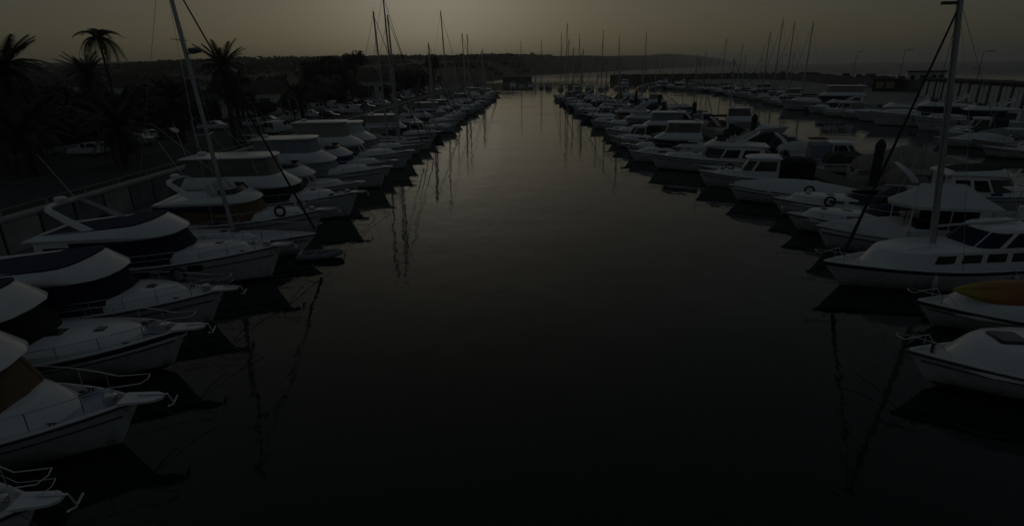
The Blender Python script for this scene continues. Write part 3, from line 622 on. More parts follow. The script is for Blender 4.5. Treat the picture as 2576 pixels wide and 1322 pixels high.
        b.P('bow_cushion', MB().bbox(.62*L, .78*L, -.2*B, .2*B, b.zs(.7)-.1, b.zs(.7)+.1, .05), 'vinyl_seat')
        if top:
            zt = 2.35
            for xx in (.34*L, .50*L):
                for s in (-1, 1): b.P('awning_post', MB().tube([(xx, s*.3*B, b.z0), (xx, s*.28*B, zt)], .022, 5), 'steel')
            c = Loft([(.27*L, .56*L, .33*B, zt, 0, 4, .5), (.27*L, .56*L, .33*B, zt+.06, 0, 4, .5)])
            b.P('awning', c.shell(MB(), crown=.1), top)
# ------------------------------------------------------------------ water, land, hills
def sm(a, b, x): x = min(max((x-a)/(b-a), 0), 1); return x*x*(3-2*x)
def interp(tab, x):
    if x <= tab[0][0]: return tab[0][1]
    for (a, p), (c, q) in zip(tab, tab[1:]):
        if x <= c: return p+(q-p)*(x-a)/(c-a)
    return tab[-1][1]
from mathutils import noise
mb = MB(); rad = [0, 30, 60, 120, 250, 500, 1000, 2000, 4000, 8000, 16000, 26000]
rows = [[(r*sin(2*pi*k/48), r*cos(2*pi*k/48), 0) for k in range(48)] for r in rad[1:]]
mb.grid(rows, 0, True); mb.fan(rows[0], (0, 0, 0)); wtr = struct(mb.build('water', 'sea_water', smooth=0))
# quay ground on the left: walkway, wall, road, parking, lawns
o = struct(MB().box(-27.55, -25.2, 4, 268, -2, 1.0).build('quay_walkway', 'concrete', smooth=0))
mb = MB(); N_ = 40
mb.box(-320, -27.95, -30, 420, -2, 1.15)
o = struct(mb.build('ground', 'asphalt', smooth=0))
def sheet(name, x0, x1, y0, y1, z, m, thick=.004): return struct(MB().box(x0, x1, y0, y1, z-.003, z).build(name, m, smooth=0))
sheet('pavement', -31.4, -27.96, -30, 268, 1.27, 'paving')
sheet('lawn', -36.2, -33.2, 20, 62, 1.28, 'lawn'); sheet('lawn', -60.6, -57.9, 40, 250, 1.30, 'lawn'); sheet('lawn', -110, -66, -20, 250, 1.20, 'lawn')
kb = empty('kerb', 'pale low kerb wall along the lawn behind the parked cars', 'kerb', (-57.6, 40, 1.15))
for k in range(14):
    MB().bbox(-.25, .25, k*3.0, k*3.0+2.98, 0, .55, .04).build('kerb_stone', 'coping', kb)
for k in range(26):
    y = 60+k*2.75; struct(MB().box(-54.6, -49.6, y-.06, y+.06, 1.15, 1.156).build('parking_line', 'road_paint', smooth=0))
for k in range(20): struct(MB().box(-45.1, -44.9, 20+k*9, 24+k*9, 1.15, 1.156).build('lane_marking', 'road_paint', smooth=0))
# quay wall: panels between dark joints, coping and a rail on top
qw = empty('quay_wall', 'long low concrete wall of square panels behind the left row of boats', 'wall', (-27.75, 20, 1.0))
pm = {}
for nm in ('panel_grey', 'panel_ochre', 'panel_pale'): pass
core = MB().box(-.19, .15, -12, 246, 0, 1.80).build('wall_core', 'concrete_dark', qw, 0)
rq = random.Random(3); base = None
protos = {}
for k in range(100):
    y = -10+k*2.5; m_ = rq.choice(['panel_grey', 'panel_grey', 'panel_ochre', 'panel_pale'])
    if m_ not in protos: protos[m_] = MB().bbox(.0, .14, 0, 2.30, 0.04, 1.78, .03).build('wall_panel', m_, qw); c = protos[m_]
    else: c = protos[m_].copy(); COL.objects.link(c); c.parent = qw
    c.location = (.17+rq.uniform(-.015, .015), y+.04, 0)
cp = None
for k in range(50):
    if cp is None: cp = c = MB().bbox(-.27, .42, 0, 4.98, 1.80, 1.98, .03).build('coping_stone', 'coping', qw)
    else: c = cp.copy(); COL.objects.link(c); c.parent = qw
    c.location = (0, -10+k*5.0, 0)
gr = empty('guard_rail', 'pale tubular rail running along the top of the left quay wall', 'railing', (-27.75, 20, 3.0))
MB().tube([(0, -10, .35), (0, 240, .35)], .045, 6).build('rail', 'pole_grey', gr)
pp = None
for k in range(84):
    if pp is None: pp = c = MB().tube([(0, 0, -.03), (0, 0, .35)], .03, 6).build('rail_post', 'alloy', gr)
    else: c = pp.copy(); COL.objects.link(c); c.parent = gr
    c.location = (0, -10+k*3.0, 0)
# mooring posts on the walkway
pp = None
for k in range(22):
    if pp is None: pp = c = MB().lathe((0, 0, 0), [(.2, 0), (.2, .75), (.24, .8), (.2, 1.0), (.05, 1.05)], 10).build('mooring_post', 'wood_dark')
    else: c = pp.copy(); COL.objects.link(c)
    c.location = (-25.7, 24+k*8.3, 1.0); tag(c, 'dark mooring post on the walkway below the left quay wall', 'mooring post', 'mooring posts on the left walkway')
# pontoon between the two right rows, with piles
pt = empty('pontoon', 'long floating wooden pontoon between the two right hand rows of boats', 'pontoon', (27.0, 8, 0))
MB().box(-1.15, 1.15, 0, 198, -.35, .36).build('float', 'concrete_dark', pt, 0)
pl = None
for k in range(290):
    if pl is None: pl = c = MB().bbox(-1.22, 1.22, 0, .30, .36, .42, .012).build('plank', 'wood_deck', pt)
    else: c = pl.copy(); COL.objects.link(c); c.parent = pt
    c.location = (random.uniform(-.015, .015), k*.318, random.uniform(0, .006))
MB().grid([[(-1.22, 92.3+k*.6, .40), (1.22, 92.3+k*.6, .40)] for k in range(177)]).build('far_planks', 'wood_deck', pt, 0)['kind'] = 'stuff'
MB().box(-1.2, 1.2, 0, .3, 0, .42)
for k, yy in enumerate((46.0, 72, 98, 124, 150, 176)):
    o = MB().lathe((0, 0, -1.5), [(.36, 0), (.36, 4.9), (.40, 4.95), (.36, 5.25), (.2, 5.55), (.03, 5.65)], 14).build('mooring_pile', 'wood_dark'); o.location = (28.55, yy, 0)
    if k == 0: tag(o, 'dark round pile with domed cap in front of the peaked beige boat cover', 'pile', 'piles along the pontoon')
    else: tag(o, 'dark domed pile standing among boats farther along the pontoon', 'pile', 'piles along the pontoon')
# far piles / pier and building at the end of the channel
pb = empty('pier_building', 'low dark building at the end of the channel', 'building', (-5, 362, 0))
MB().box(-9.5, 9.8, -4, 5, -1, 1.2).build('pier_base', 'concrete', pb, 0); MB().box(-8.8, 9.0, -3, 4, 1.2, 4.4).build('wall', 'concrete_dark', pb, 0)
MB().box(-9.3, 9.5, -3.6, 4.6, 4.4, 4.75).build('roof', 'roof_dark', pb, 0)
for k in range(5): MB().box(-7.6+k*3.4, -5.8+k*3.4, -3.06, -2.9, 2.2, 3.6).build('window', 'glass', pb, 0)
MB().tube([(0, 0, 0), (0, 0, 6.6)], .5, 10).build('post', 'paint_white').location = (6.2, 352, -.5)
tag(bpy.data.objects['post'], 'white post at the right end of the low pier building', 'post')
# jetty closing the harbour and the breakwater
jt = empty('jetty', 'brown stone jetty wall across the harbour mouth', 'jetty', (56, 388, 0))
jd = Vector((64, -30, 0)).normalized(); jn = Vector((-jd.y, jd.x, 0))
for k in range(24):
    a = jd*(k*3.0); vs = []
    for z in (-2, 4.6+.12*((k*7) % 3)):
        for p, q in ((0, 0), (2.94, 0), (2.94, 9), (0, 9)): v = a+jd*p+jn*q; vs.append((v.x, v.y, z))
    MB().add(vs, [(0,3,2,1),(4,5,6,7),(0,1,5,4),(1,2,6,5),(2,3,7,6),(3,0,4,7)]).build('stone_block', 'brown_stone', jt, 0)
BW = [(88, 20), (93, 80), (103, 125), (112, 175), (128, 250), (140, 310), (132, 350), (118, 368)]
qx = [(78, 20), (79, 80), (81, 125), (84, 175), (89, 250), (96, 310), (104, 345), (106, 362)]
mb = MB(); rows = []
for (a, c), (d, e) in zip(BW, qx): rows.append([(d-6, e, -1.5), (d-6, e, 1.5), (a+1, c, 1.52)])
struct(mb.grid(rows).build('breakwater_quay', 'concrete', smooth=0))
bw = empty('breakwater_wall', 'long dark concrete wall along the top of the breakwater at right', 'wall', (0, 0, 0))
for (a, c), (d, e) in zip(BW, BW[1:]):
    n_ = max(1, int(math.hypot(d-a, e-c)/6)); u = Vector((d-a, e-c, 0)).normalized(); nn = Vector((u.y, -u.x, 0))
    for k in range(n_):
        p0 = Vector((a, c, 0)).lerp(Vector((d, e, 0)), k/n_); p1 = Vector((a, c, 0)).lerp(Vector((d, e, 0)), (k+1)/n_)-u*.06; ht = 4.6+.1*((k*5) % 3)
        vs = [(*(p+nn*q).xy, z) for z in (1.4, ht) for p, q in ((p0, 0), (p1, 0), (p1, 1.4), (p0, 1.4))]
        MB().add(vs, [(0,3,2,1),(4,5,6,7),(0,1,5,4),(1,2,6,5),(2,3,7,6),(3,0,4,7)]).build('wall_section', 'concrete_dark', bw, 0)
rr = random.Random(11); mb = MB()
for (a, c), (d, e) in zip(BW, BW[1:]):
    L_ = math.hypot(d-a, e-c); u = Vector((d-a, e-c, 0)).normalized(); nn = Vector((u.y, -u.x, 0))
    for k in range(int(L_*1.5)):
        q = rr.uniform(1.3, 9); p = Vector((a, c, 0))+u*rr.uniform(0, L_)+nn*q; z = 5.0-(q-1.3)*.55+rr.uniform(-.5, .35); s_ = rr.uniform(.6, 1.25)
        pts = []
        for sx in (-1, 1):
            for sy in (-1, 1):
                for sz in (-1, 1): pts.append((p.x+sx*s_*rr.uniform(.6, 1.1), p.y+sy*s_*rr.uniform(.6, 1.1), z+sz*s_*rr.uniform(.5, .9)))
        mb.add(pts, [(0,1,3,2),(4,6,7,5),(0,4,5,1),(2,3,7,6),(0,2,6,4),(1,5,7,3)])
o = mb.build('breakwater_rocks', 'rock', smooth=0); o['kind'] = 'stuff'
# hills and headland: heights over distance and bearing, cut by the coast
COAST = [(-60, 330), (-25, 440), (15, 790), (263, 1402), (800, 2650), (1500, 4100), (2472, 6400), (3300, 8600)]
def coast_s(x, y):       # >0 on land (left of the coast line)
    best = 1e9; sg = 1
    for (a, c), (d, e) in zip(COAST, COAST[1:]):
        ux, uy = d-a, e-c; L2 = ux*ux+uy*uy; t = min(max(((x-a)*ux+(y-c)*uy)/L2, 0), 1); px, py = a+ux*t-x, c+uy*t-y; dd = math.hypot(px, py)
        if dd < best: best = dd; sg = 1 if ux*(y-c)-uy*(x-a) > 0 else -1
    return best*sg
HT = [(250, 0), (340, 1.5), (450, 5), (650, 16), (850, 25.5), (1050, 28.5), (1500, 33), (2100, 41), (2600, 52), (3200, 58), (3900, 63), (4700, 64), (5400, 58), (6300, 46), (7000, 34), (8000, 22)]
def hill_z(x, y):
    r = math.hypot(x, y); th = math.atan2(x, y); s_ = coast_s(x, y)
    if s_ < 0: return -3.0
    h = interp(HT, r); deg = math.degrees(th)
    if r < 1500: h = min(h, 28.5)*interp([(-60, .55), (-40, .62), (-33, .82), (-26, .97), (-20, 1.0), (5, 1.0)], deg) if deg < -18 else h
    nz = noise.noise(Vector((x*.004, y*.004, 0)))*.5+noise.noise(Vector((x*.013, y*.013, 3)))*.25
    big = 1+(.20*noise.noise(Vector((deg*.33, 2.0, 0))) if r > 2200 else 0)
    return (1.0+h*big*(1+.10*nz))*sm(0, .05*r+10, s_)+ (-1.0 if s_ < 8 else 0)
mb = MB(); rows = []
rs = [255+i*22 for i in range(30)]+[915+i*60 for i in range(12)]+[1650+i*140 for i in range(20)]+[4450+i*330 for i in range(13)]
for r in rs: rows.append([(r*sin(R(d)), r*cos(R(d)), hill_z(r*sin(R(d)), r*cos(R(d)))) for d in [-62+k*.45 for k in range(190)]])
struct(mb.grid(rows).build('hills', 'terrain', smooth=60))

# ------------------------------------------------------------------ vegetation
def frond_mesh(name, L_, droop, rise, wid, n=26):
    mb = MB(); pts = []
    for i in range(n+1):
        q = i/n; pts.append(Vector((L_*(q-.18*q*q*droop), 0, L_*(rise*q-droop*.75*q*q))))
    for i in range(1, n):
        q = i/n; p = pts[i]; d = (pts[i+1]-pts[i-1]).normalized(); wl = wid*L_*sin(pi*min(1, q*.85+.12))**.6
        for s in (-1, 1):
            tip = p + d*wl*.55 + Vector((0, s*wl*.78, -wl*.28)); b_ = d*.055*L_/3
            mb.add([p-b_, p+b_, tip], [(0, 1, 2)])
    mb.tube(pts, .035, 4, r1=.01)
    o = mb.build(name, 'palm_leaf', smooth=0); me = o.data; bpy.data.objects.remove(o); return me
FR = [frond_mesh('frond', 3.3, .35, .55, .20), frond_mesh('frond', 3.4, .75, .45, .20), frond_mesh('frond', 3.2, 1.05, .20, .18)]
FQ = [frond_mesh('frond', 2.5, 1.25, .65, .30), frond_mesh('frond', 2.6, 1.6, .45, .30)]
def palm(x, y, h, nf, label, queen=False, s=1.0, seed=0, tr=.33):
    q = random.Random(seed); ro = empty('palm_tree', label, 'palm tree', (x, y, 1.15), 0, None)
    lean = q.uniform(-.3, .3); prof = 10
    mb = MB(); pts = [(lean*(i/prof)**2, 0, h*i/prof) for i in range(prof+1)]
    mb.tube(pts, tr, 9, r1=tr*(.62 if queen else .9))
    if not queen: mb.lathe((lean, 0, h-.9), [(tr, 0), (tr*1.7, .5), (tr*1.5, 1.0), (tr*.4, 1.3)], 10)
    mb.build('trunk', 'bark', ro)
    for k in range(nf):
        f = (k+.5)/nf
        if queen: me = FQ[0 if f < .4 else 1]; el = 62-75*f
        else: me = FR[0 if f < .35 else (1 if f < .7 else 2)]; el = 58-92*f
        o = bpy.data.objects.new('frond', me); COL.objects.link(o); o.parent = ro
        o.location = (lean, 0, h+(.0 if queen else .15)); a = k*2.399+q.uniform(-.2, .2); sc = s*q.uniform(.85, 1.12)
        o.rotation_euler = (q.uniform(-.15, .15), -R(el*.75-8+q.uniform(-8, 8)), a); o.scale = (sc, sc, sc)
    return ro
palm(-50.4, 70, 12.9, 22, 'tall slender palm with drooping fronds standing alone against the sky', True, 1.25, 4, .17)
palm(-38.9, 75, 9.6, 46, 'thick crowned date palm just right of the left mast', False, 1.15, 5)
palm(-49.8, 55, 9.6, 46, 'dense date palm cut by the left edge of the picture', False, 1.3, 6)
palm(-56, 74, 9.0, 40, 'short date palm left of the tall slender palm', False, 1.0, 7)
palm(-46.5, 76, 5.4, 42, 'low spreading date palm left of the mast, behind the parked cars', False, 1.2, 8)
palm(-41.5, 57, 3.6, 40, 'low dark palm beside the pale kerb at far left', False, 1.2, 9)
palm(-44.5, 88, 6.6, 40, 'date palm behind the mast above the parked cars', False, 1.1, 10)
palm(-36.0, 92, 4.8, 36, 'small date palm right of the dark forestay near the white van', False, 1.0, 11)
palm(-62, 62, 6.4, 40, 'bushy date palm behind the kerb at the left edge', False, 1.2, 12)
palm(-47.5, 66.5, 4.2, 40, 'low palm in front of the tall slender palm by the white hatchback', False, 1.25, 13)
for k_, (x_, y_, nf_, h_) in enumerate(((-46.5, 51.5, 34, 3.4), (-52, 52.5, 34, 5.0), (-55, 58, 36, 4.2), (-58, 66, 34, 3.4))): palm(x_, y_, h_, nf_, ['low bushy palm at the left edge below the dense date palm', 'half height palm against the trunk of the dense date palm', 'low palm behind the kerb between the date palms', 'low palm at the near end of the pale kerb'][k_], False, 1.25, 60+k_)
def leaf_crown(name, m, seed, n=1500, rx=1.0, rz=.85, blobs=7, ls=.13):
    q = random.Random(seed); bl = []
    for k in range(blobs):
        a = q.uniform(0, 2*pi); r = q.uniform(.15, .62); bl.append((r*cos(a)*rx, r*sin(a)*rx, q.uniform(-.45, .55)*rz, q.uniform(.32, .55)))
    mb = MB()
    for i in range(n):
        bx, by, bz, br = q.choice(bl); v = Vector((q.gauss(0, 1), q.gauss(0, 1), q.gauss(0, 1))).normalized()*br*q.uniform(.55, 1.08)
        c = Vector((bx, by, bz))+v; nr = (v.normalized()+Vector((q.uniform(-.7, .7), q.uniform(-.7, .7), q.uniform(-.2, .9)))).normalized()
        a = nr.orthogonal().normalized(); b2 = nr.cross(a); s = ls*q.uniform(.6, 1.3)
        mb.add([c-a*s, c+b2*s*.55, c+a*s, c-b2*s*.55], [(0, 1, 2, 3)])
    o = mb.build(name, m, smooth=0); me = o.data; bpy.data.objects.remove(o); return me
CRN = [leaf_crown('crown', 'leaf', 1), leaf_crown('crown', 'leaf', 2, rz=1.1), leaf_crown('crown', 'leaf_olive', 3), leaf_crown('crown', 'leaf', 4, rz=.6, blobs=9), leaf_crown('crown', 'leaf_red', 5, rz=.6)]
mbt = MB().tube([(0, 0, 0), (.05, .02, .5), (0, 0, 1.0)], .06, 7, r1=.035)
for k in range(4): a = k*1.7; mbt.tube([(0, 0, .62+.08*k), (.16*cos(a), .16*sin(a), 1.05+.05*k)], .03, 5, r1=.012)
_t = mbt.build('trunk', 'bark'); TRK = _t.data; bpy.data.objects.remove(_t)
def tree(x, y, z, h, w_, kind, label, group=None, th=.45):
    ro = empty('tree', label, 'tree', (x, y, z), random.uniform(0, 6), group)
    t = bpy.data.objects.new('trunk', TRK); COL.objects.link(t); t.parent = ro; t.scale = (h*.7, h*.7, h*th*1.15)
    c = bpy.data.objects.new('crown', CRN[kind]); COL.objects.link(c); c.parent = ro; c.location = (0, 0, h*(th+1)/2); k = h*(1-th)/1.55; c.scale = (w_/1.6, w_/1.6, k)
    return ro
tree(-61, 170, 1.2, 12.6, 7.5, 1, 'dark round tree, left one of the pair against the pale plateau'); tree(-55, 170, 1.2, 12.8, 7.0, 1, 'dark round tree, right one of the pair against the pale plateau')
tree(-58, 200, 1.2, 15, 7.2, 1, 'tall clipped dark tree that tops the plateau left of the masts', th=.6)
tree(-44, 215, 1.2, 9.5, 15, 4, 'broad reddish brown tree behind the masts of the left row', th=.25)
tree(-35.5, 225, 1.2, 14, 4.6, 1, 'narrow dark tree right of the reddish tree', th=.5)
rt = random.Random(9)
def TL(rt, h):
    k = rt.choice([0, 1, 2, 3]); g = ('tall ' if h > 5.8 else 'low ')+['dark green', 'dark upright', 'olive green', 'flat topped dark'][k]
    return k, g+' tree among the trees behind the car park', 'trees behind the car park: '+g
for k in range(30):
    y = rt.uniform(50, 150); x = -62-rt.uniform(0, 1)*(8+.45*y); h = rt.uniform(4.8, 7.8); kd = rt.choice([0, 1, 3])
    tree(x, y, 1.2, h, h*rt.uniform(.9, 1.4), kd, ['dark leafy tree', 'dark upright tree', '', 'dark flat topped tree'][kd]+' in the dense planting behind the pale kerb at left', 'dense planting behind the kerb: %d' % kd, th=.22)
for k in range(34):
    y = rt.uniform(95, 265); x = -rt.uniform(52, 125) if y < 200 else -rt.uniform(42, 130); h = rt.uniform(4.2, 7.2)
    tree(x, y, 1.2, h, h*rt.uniform(.8, 1.3), *TL(rt, h), th=.28)
for k in range(46):
    y = 62+k*3.3+rt.uniform(-2, 2); x = -61-rt.uniform(0, 14); h = rt.uniform(3.4, 6.4); kd = rt.choice([0, 1, 3, 2]); nm_ = ['dark round bush', 'dark upright bush', 'olive bush', 'dark spreading bush'][kd]
    tree(x, y, 1.2, h, h*rt.uniform(1.0, 1.6), kd, nm_+' in the planted belt behind the parked cars', 'planted belt behind the cars: '+nm_, th=.10)
for k in range(13):
    y = 98+k*13+rt.uniform(-4, 4); x = -rt.uniform(40, 52); h = rt.uniform(3.6, 5.5)
    tree(x, y, 1.2, h, h*rt.uniform(.9, 1.4), rt.choice([0, 1, 3]), 'dark street tree between the parked cars and the quay wall', 'street trees near the quay wall', th=.3)
for k in range(34):
    dg = -39+k*1.25+rt.uniform(-.5, .5); r = rt.uniform(930, 1080); x, y = r*sin(R(dg)), r*cos(R(dg)); z = hill_z(x, y)
    if z > 5: h = rt.uniform(2.5, 6); tree(x, y, z-.3, h, h*rt.uniform(.8, 1.7), 3, 'small tree on the plateau skyline', 'trees on the plateau skyline', th=.5)
# scrub and far woods on the hill side: one mass
mb = MB(); q = random.Random(21)
for k in range(9000):
    dg = q.uniform(-47, 3); r = 330+700*q.random()**.7; x, y = r*sin(R(dg)), r*cos(R(dg)); z = hill_z(x, y)
    if z < 2 or noise.noise(Vector((x*.012, y*.012, 7))) + .5*noise.noise(Vector((x*.04, y*.04, 9))) < -.05: continue
    s = q.uniform(1.6, 4.2)*(.7 if r > 880 else 1)
    for j in range(5):
        a = q.uniform(0, 6.3); c = Vector((x+s*.8*cos(a), y+s*.8*sin(a), z+s*q.uniform(.1, .75))); n1 = Vector((q.uniform(-1, 1), q.uniform(-1, 1), q.uniform(.2, 1))).normalized(); aa = n1.orthogonal().normalized(); bb = n1.cross(aa)
        mb.add([c-aa*s*.6, c+bb*s*.45, c+aa*s*.6, c-bb*s*.45], [(0, 1, 2, 3)])
mb.build('hillside_scrub', 'leaf', smooth=0)['kind'] = 'stuff'

# ------------------------------------------------------------------ buildings on the left and on the breakwater
def house(x, y, w_, d_, h, wall, roof, label, rz=0, flat=False, z=1.15, nm='house', ct='house'):
    ro = empty(nm, label, ct, (x, y, z), rz); MB().box(-w_/2, w_/2, -d_/2, d_/2, 0, h).build('wall', wall, ro, 0)
    if flat: MB().bbox(-w_/2-.15, w_/2+.15, -d_/2-.15, d_/2+.15, h+.002, h+.3, .04).build('roof', roof, ro)
    else:
        e = .4; MB().add([(-w_/2-e, -d_/2-e, h), (w_/2+e, -d_/2-e, h), (w_/2+e, d_/2+e, h), (-w_/2-e, d_/2+e, h), (-w_/2-e, 0, h+d_*.28), (w_/2+e, 0, h+d_*.28)], [(0,1,5,4), (2,3,4,5), (0,4,3), (1,2,5), (0,3,2,1)]).build('roof', roof, ro, 0)
    n = max(1, int(w_/2.6))
    for k in range(n):
        xx = -w_/2+(k+.5)*w_/n; wn = MB().box(xx-.5, xx+.5, -d_/2-.04, -d_/2+.05, h*.38, h*.78).build('window', 'glass', ro, 0)
        MB().box(xx-.62, xx+.62, -d_/2-.10, -d_/2+.02, h*.38-.10, h*.38-.005).build('sill', 'plaster', wn, 0)
    return ro
house(-98, 128, 5.5, 5, 5.2, 'plaster', 'plaster', 'small white flat roofed house among palms at the left', .3, True)
house(-60, 128, 9, 6, 4.5, 'plaster', 'roof_tile', 'white house with tiled roof behind the left mast', .2)
house(-72, 160, 11, 7, 5, 'plaster_ochre', 'roof_tile', 'ochre house with tiled roof between the trees', .1)
house(-66, 118, 7, 5, 3.6, 'plaster', 'roof_dark', 'low white house with dark roof behind the date palm', .2)
house(-92, 140, 14, 8, 6, 'plaster', 'roof_tile', 'long pale house partly hidden by palms at the left', .25)
house(-50, 192, 10, 7, 5.5, 'plaster', 'roof_tile', 'pale house near the clipped tree', .1)
kb2 = empty('kiosk', 'small white kiosk hut beyond the kerb at left', 'kiosk', (-63, 82, 1.15), .2)
MB().box(-1.0, 1.0, -.8, .8, 0, 2.2).build('wall', 'plaster', kb2, 0); MB().bbox(-1.2, 1.2, -1.0, 1.0, 2.2, 2.4, .03).build('roof', 'roof_dark', kb2); MB().box(.1, .7, -.84, -.79, .05, 1.9).build('door', 'wood_dark', kb2, 0)
for k in range(6):
    dg = -36+k*4.6; r = 440+25*((k*7) % 5); x, y = r*sin(R(dg)), r*cos(R(dg))
    house(x, y, 9, 6, 3.6, ('plaster', 'plaster_ochre')[k % 2], ('roof_tile', 'roof_dark')[k % 2], ['tiny pale house on the hillside left of the tall palm', 'small ochre house on the hillside behind the tall palm', 'small pale house below the plateau right of the tall palm', 'small ochre house on the hillside left of the mast', 'small pale hillside house by the mast', 'small ochre hillside house above the date palm', 'small pale hillside house above the parked van', 'small ochre hillside house above the tree pair', 'small pale hillside house by the masts of the left row'][k], 0, z=hill_z(x, y)-.5)
# sheds along the breakwater quay: white doors between blue pillars under a dark roof
sh = empty('storage_shed', 'long shed of white doors between blue pillars at the right edge', 'shed', (0, 0, 0))
a0 = Vector((85.5, 90, 1.5)); a1 = Vector((99.5, 149, 1.5)); u = (a1-a0).normalized(); nn = Vector((u.y, -u.x, 0)); nD = 15; st = (a1-a0).length/nD
def slab(p, l, q0, q1, z0, z1): return MB().add([(*(p+u*s_+nn*q).xy, z) for z in (z0, z1) for s_, q in ((0, q0), (l, q0), (l, q1), (0, q1))], [(0,3,2,1),(4,5,6,7),(0,1,5,4),(1,2,6,5),(2,3,7,6),(3,0,4,7)])
slab(a0, st*nD, .35, 4.5, 1.5, 5.6).build('shed_body', 'concrete_dark', sh, 0); slab(a0-u*.3, st*nD+.6, -.5, 5.0, 5.6, 6.0).build('shed_roof', 'roof_dark', sh, 0)
for k in range(nD):
    p = a0+u*(k*st); slab(p+u*.75, st-.80, .15, .34, 1.55, 5.2).build('door', 'door_white', sh, 0); slab(p, .70, .0, .33, 1.5, 5.55).build('pillar', 'pillar_blue', sh, 0)
    slab(p+u*(.75+(st-.8)/2-.03), .06, .10, .2, 1.6, 5.15).build('door_seam', 'pole_grey', sh, 0)
wb = empty('harbour_office', 'white two window harbour hut with dark flat roof behind the right forestay', 'building', (118.5, 176, 1.5), -.62)
MB().box(-4.4, 4.4, -3, 3, 0, 5.4).build('wall', 'plaster', wb, 0); MB().box(-4.8, 4.8, -3.4, 3.4, 5.4, 5.75).build('roof', 'roof_dark', wb, 0)
for xx in (-3.2, -.8, 1.8, 3.6): MB().box(xx-.55, xx+.55, -3.06, -2.95, 1.8, 4.6).build('window', 'glass', wb, 0)
lk = empty('lit_kiosk', 'small dark kiosk with a dim yellow lit window on the breakwater', 'kiosk', (108.5, 178, 1.5), -.58)
MB().box(-3.4, 3.4, -2, 2, 0, 3.4).build('wall', 'wood_dark', lk, 0); MB().box(-3.9, 3.9, -2.5, 2.5, 3.4, 3.7).build('roof', 'roof_dark', lk, 0)
for xx in (-1.6, 1.0): MB().box(xx-1.0, xx+1.0, -2.07, -1.95, 1.0, 2.8).build('window', 'lit_window', lk, 0)
for k, (x, y, zt, lab) in enumerate(((139, 252, 14, 'double armed street lamp far along the breakwater, left of three'), (126.5, 201, 13.4, 'double armed street lamp on the breakwater, middle of three'), (114.5, 151, 12.0, 'double armed street lamp above the white doors, right of three'), (142, 330, 14, 'small far street lamp at the headland end of the breakwater'))):
    lp = empty('street_lamp', lab, 'street lamp', (x, y, 1.5), 0, 'lamps along the breakwater'); H_ = zt-1.5
    MB().tube([(0, 0, 0), (0, 0, H_-.1)], .13, 8, r1=.07).build('pole', 'pole_grey', lp)
    MB().tube([(0, 0, H_-.1), (.9, 0, H_)], .05, 5).bbox(.8, 2.4, -.3, .3, H_-.08, H_+.14, .05).build('lamp_head', 'pole_grey', lp)
    MB().tube([(0, 0, H_*.6), (-.7, 0, H_*.6+.1)], .05, 5).bbox(-1.9, -.6, -.25, .25, H_*.6+.02, H_*.6+.2, .05).build('lamp_arm', 'pole_grey', lp)
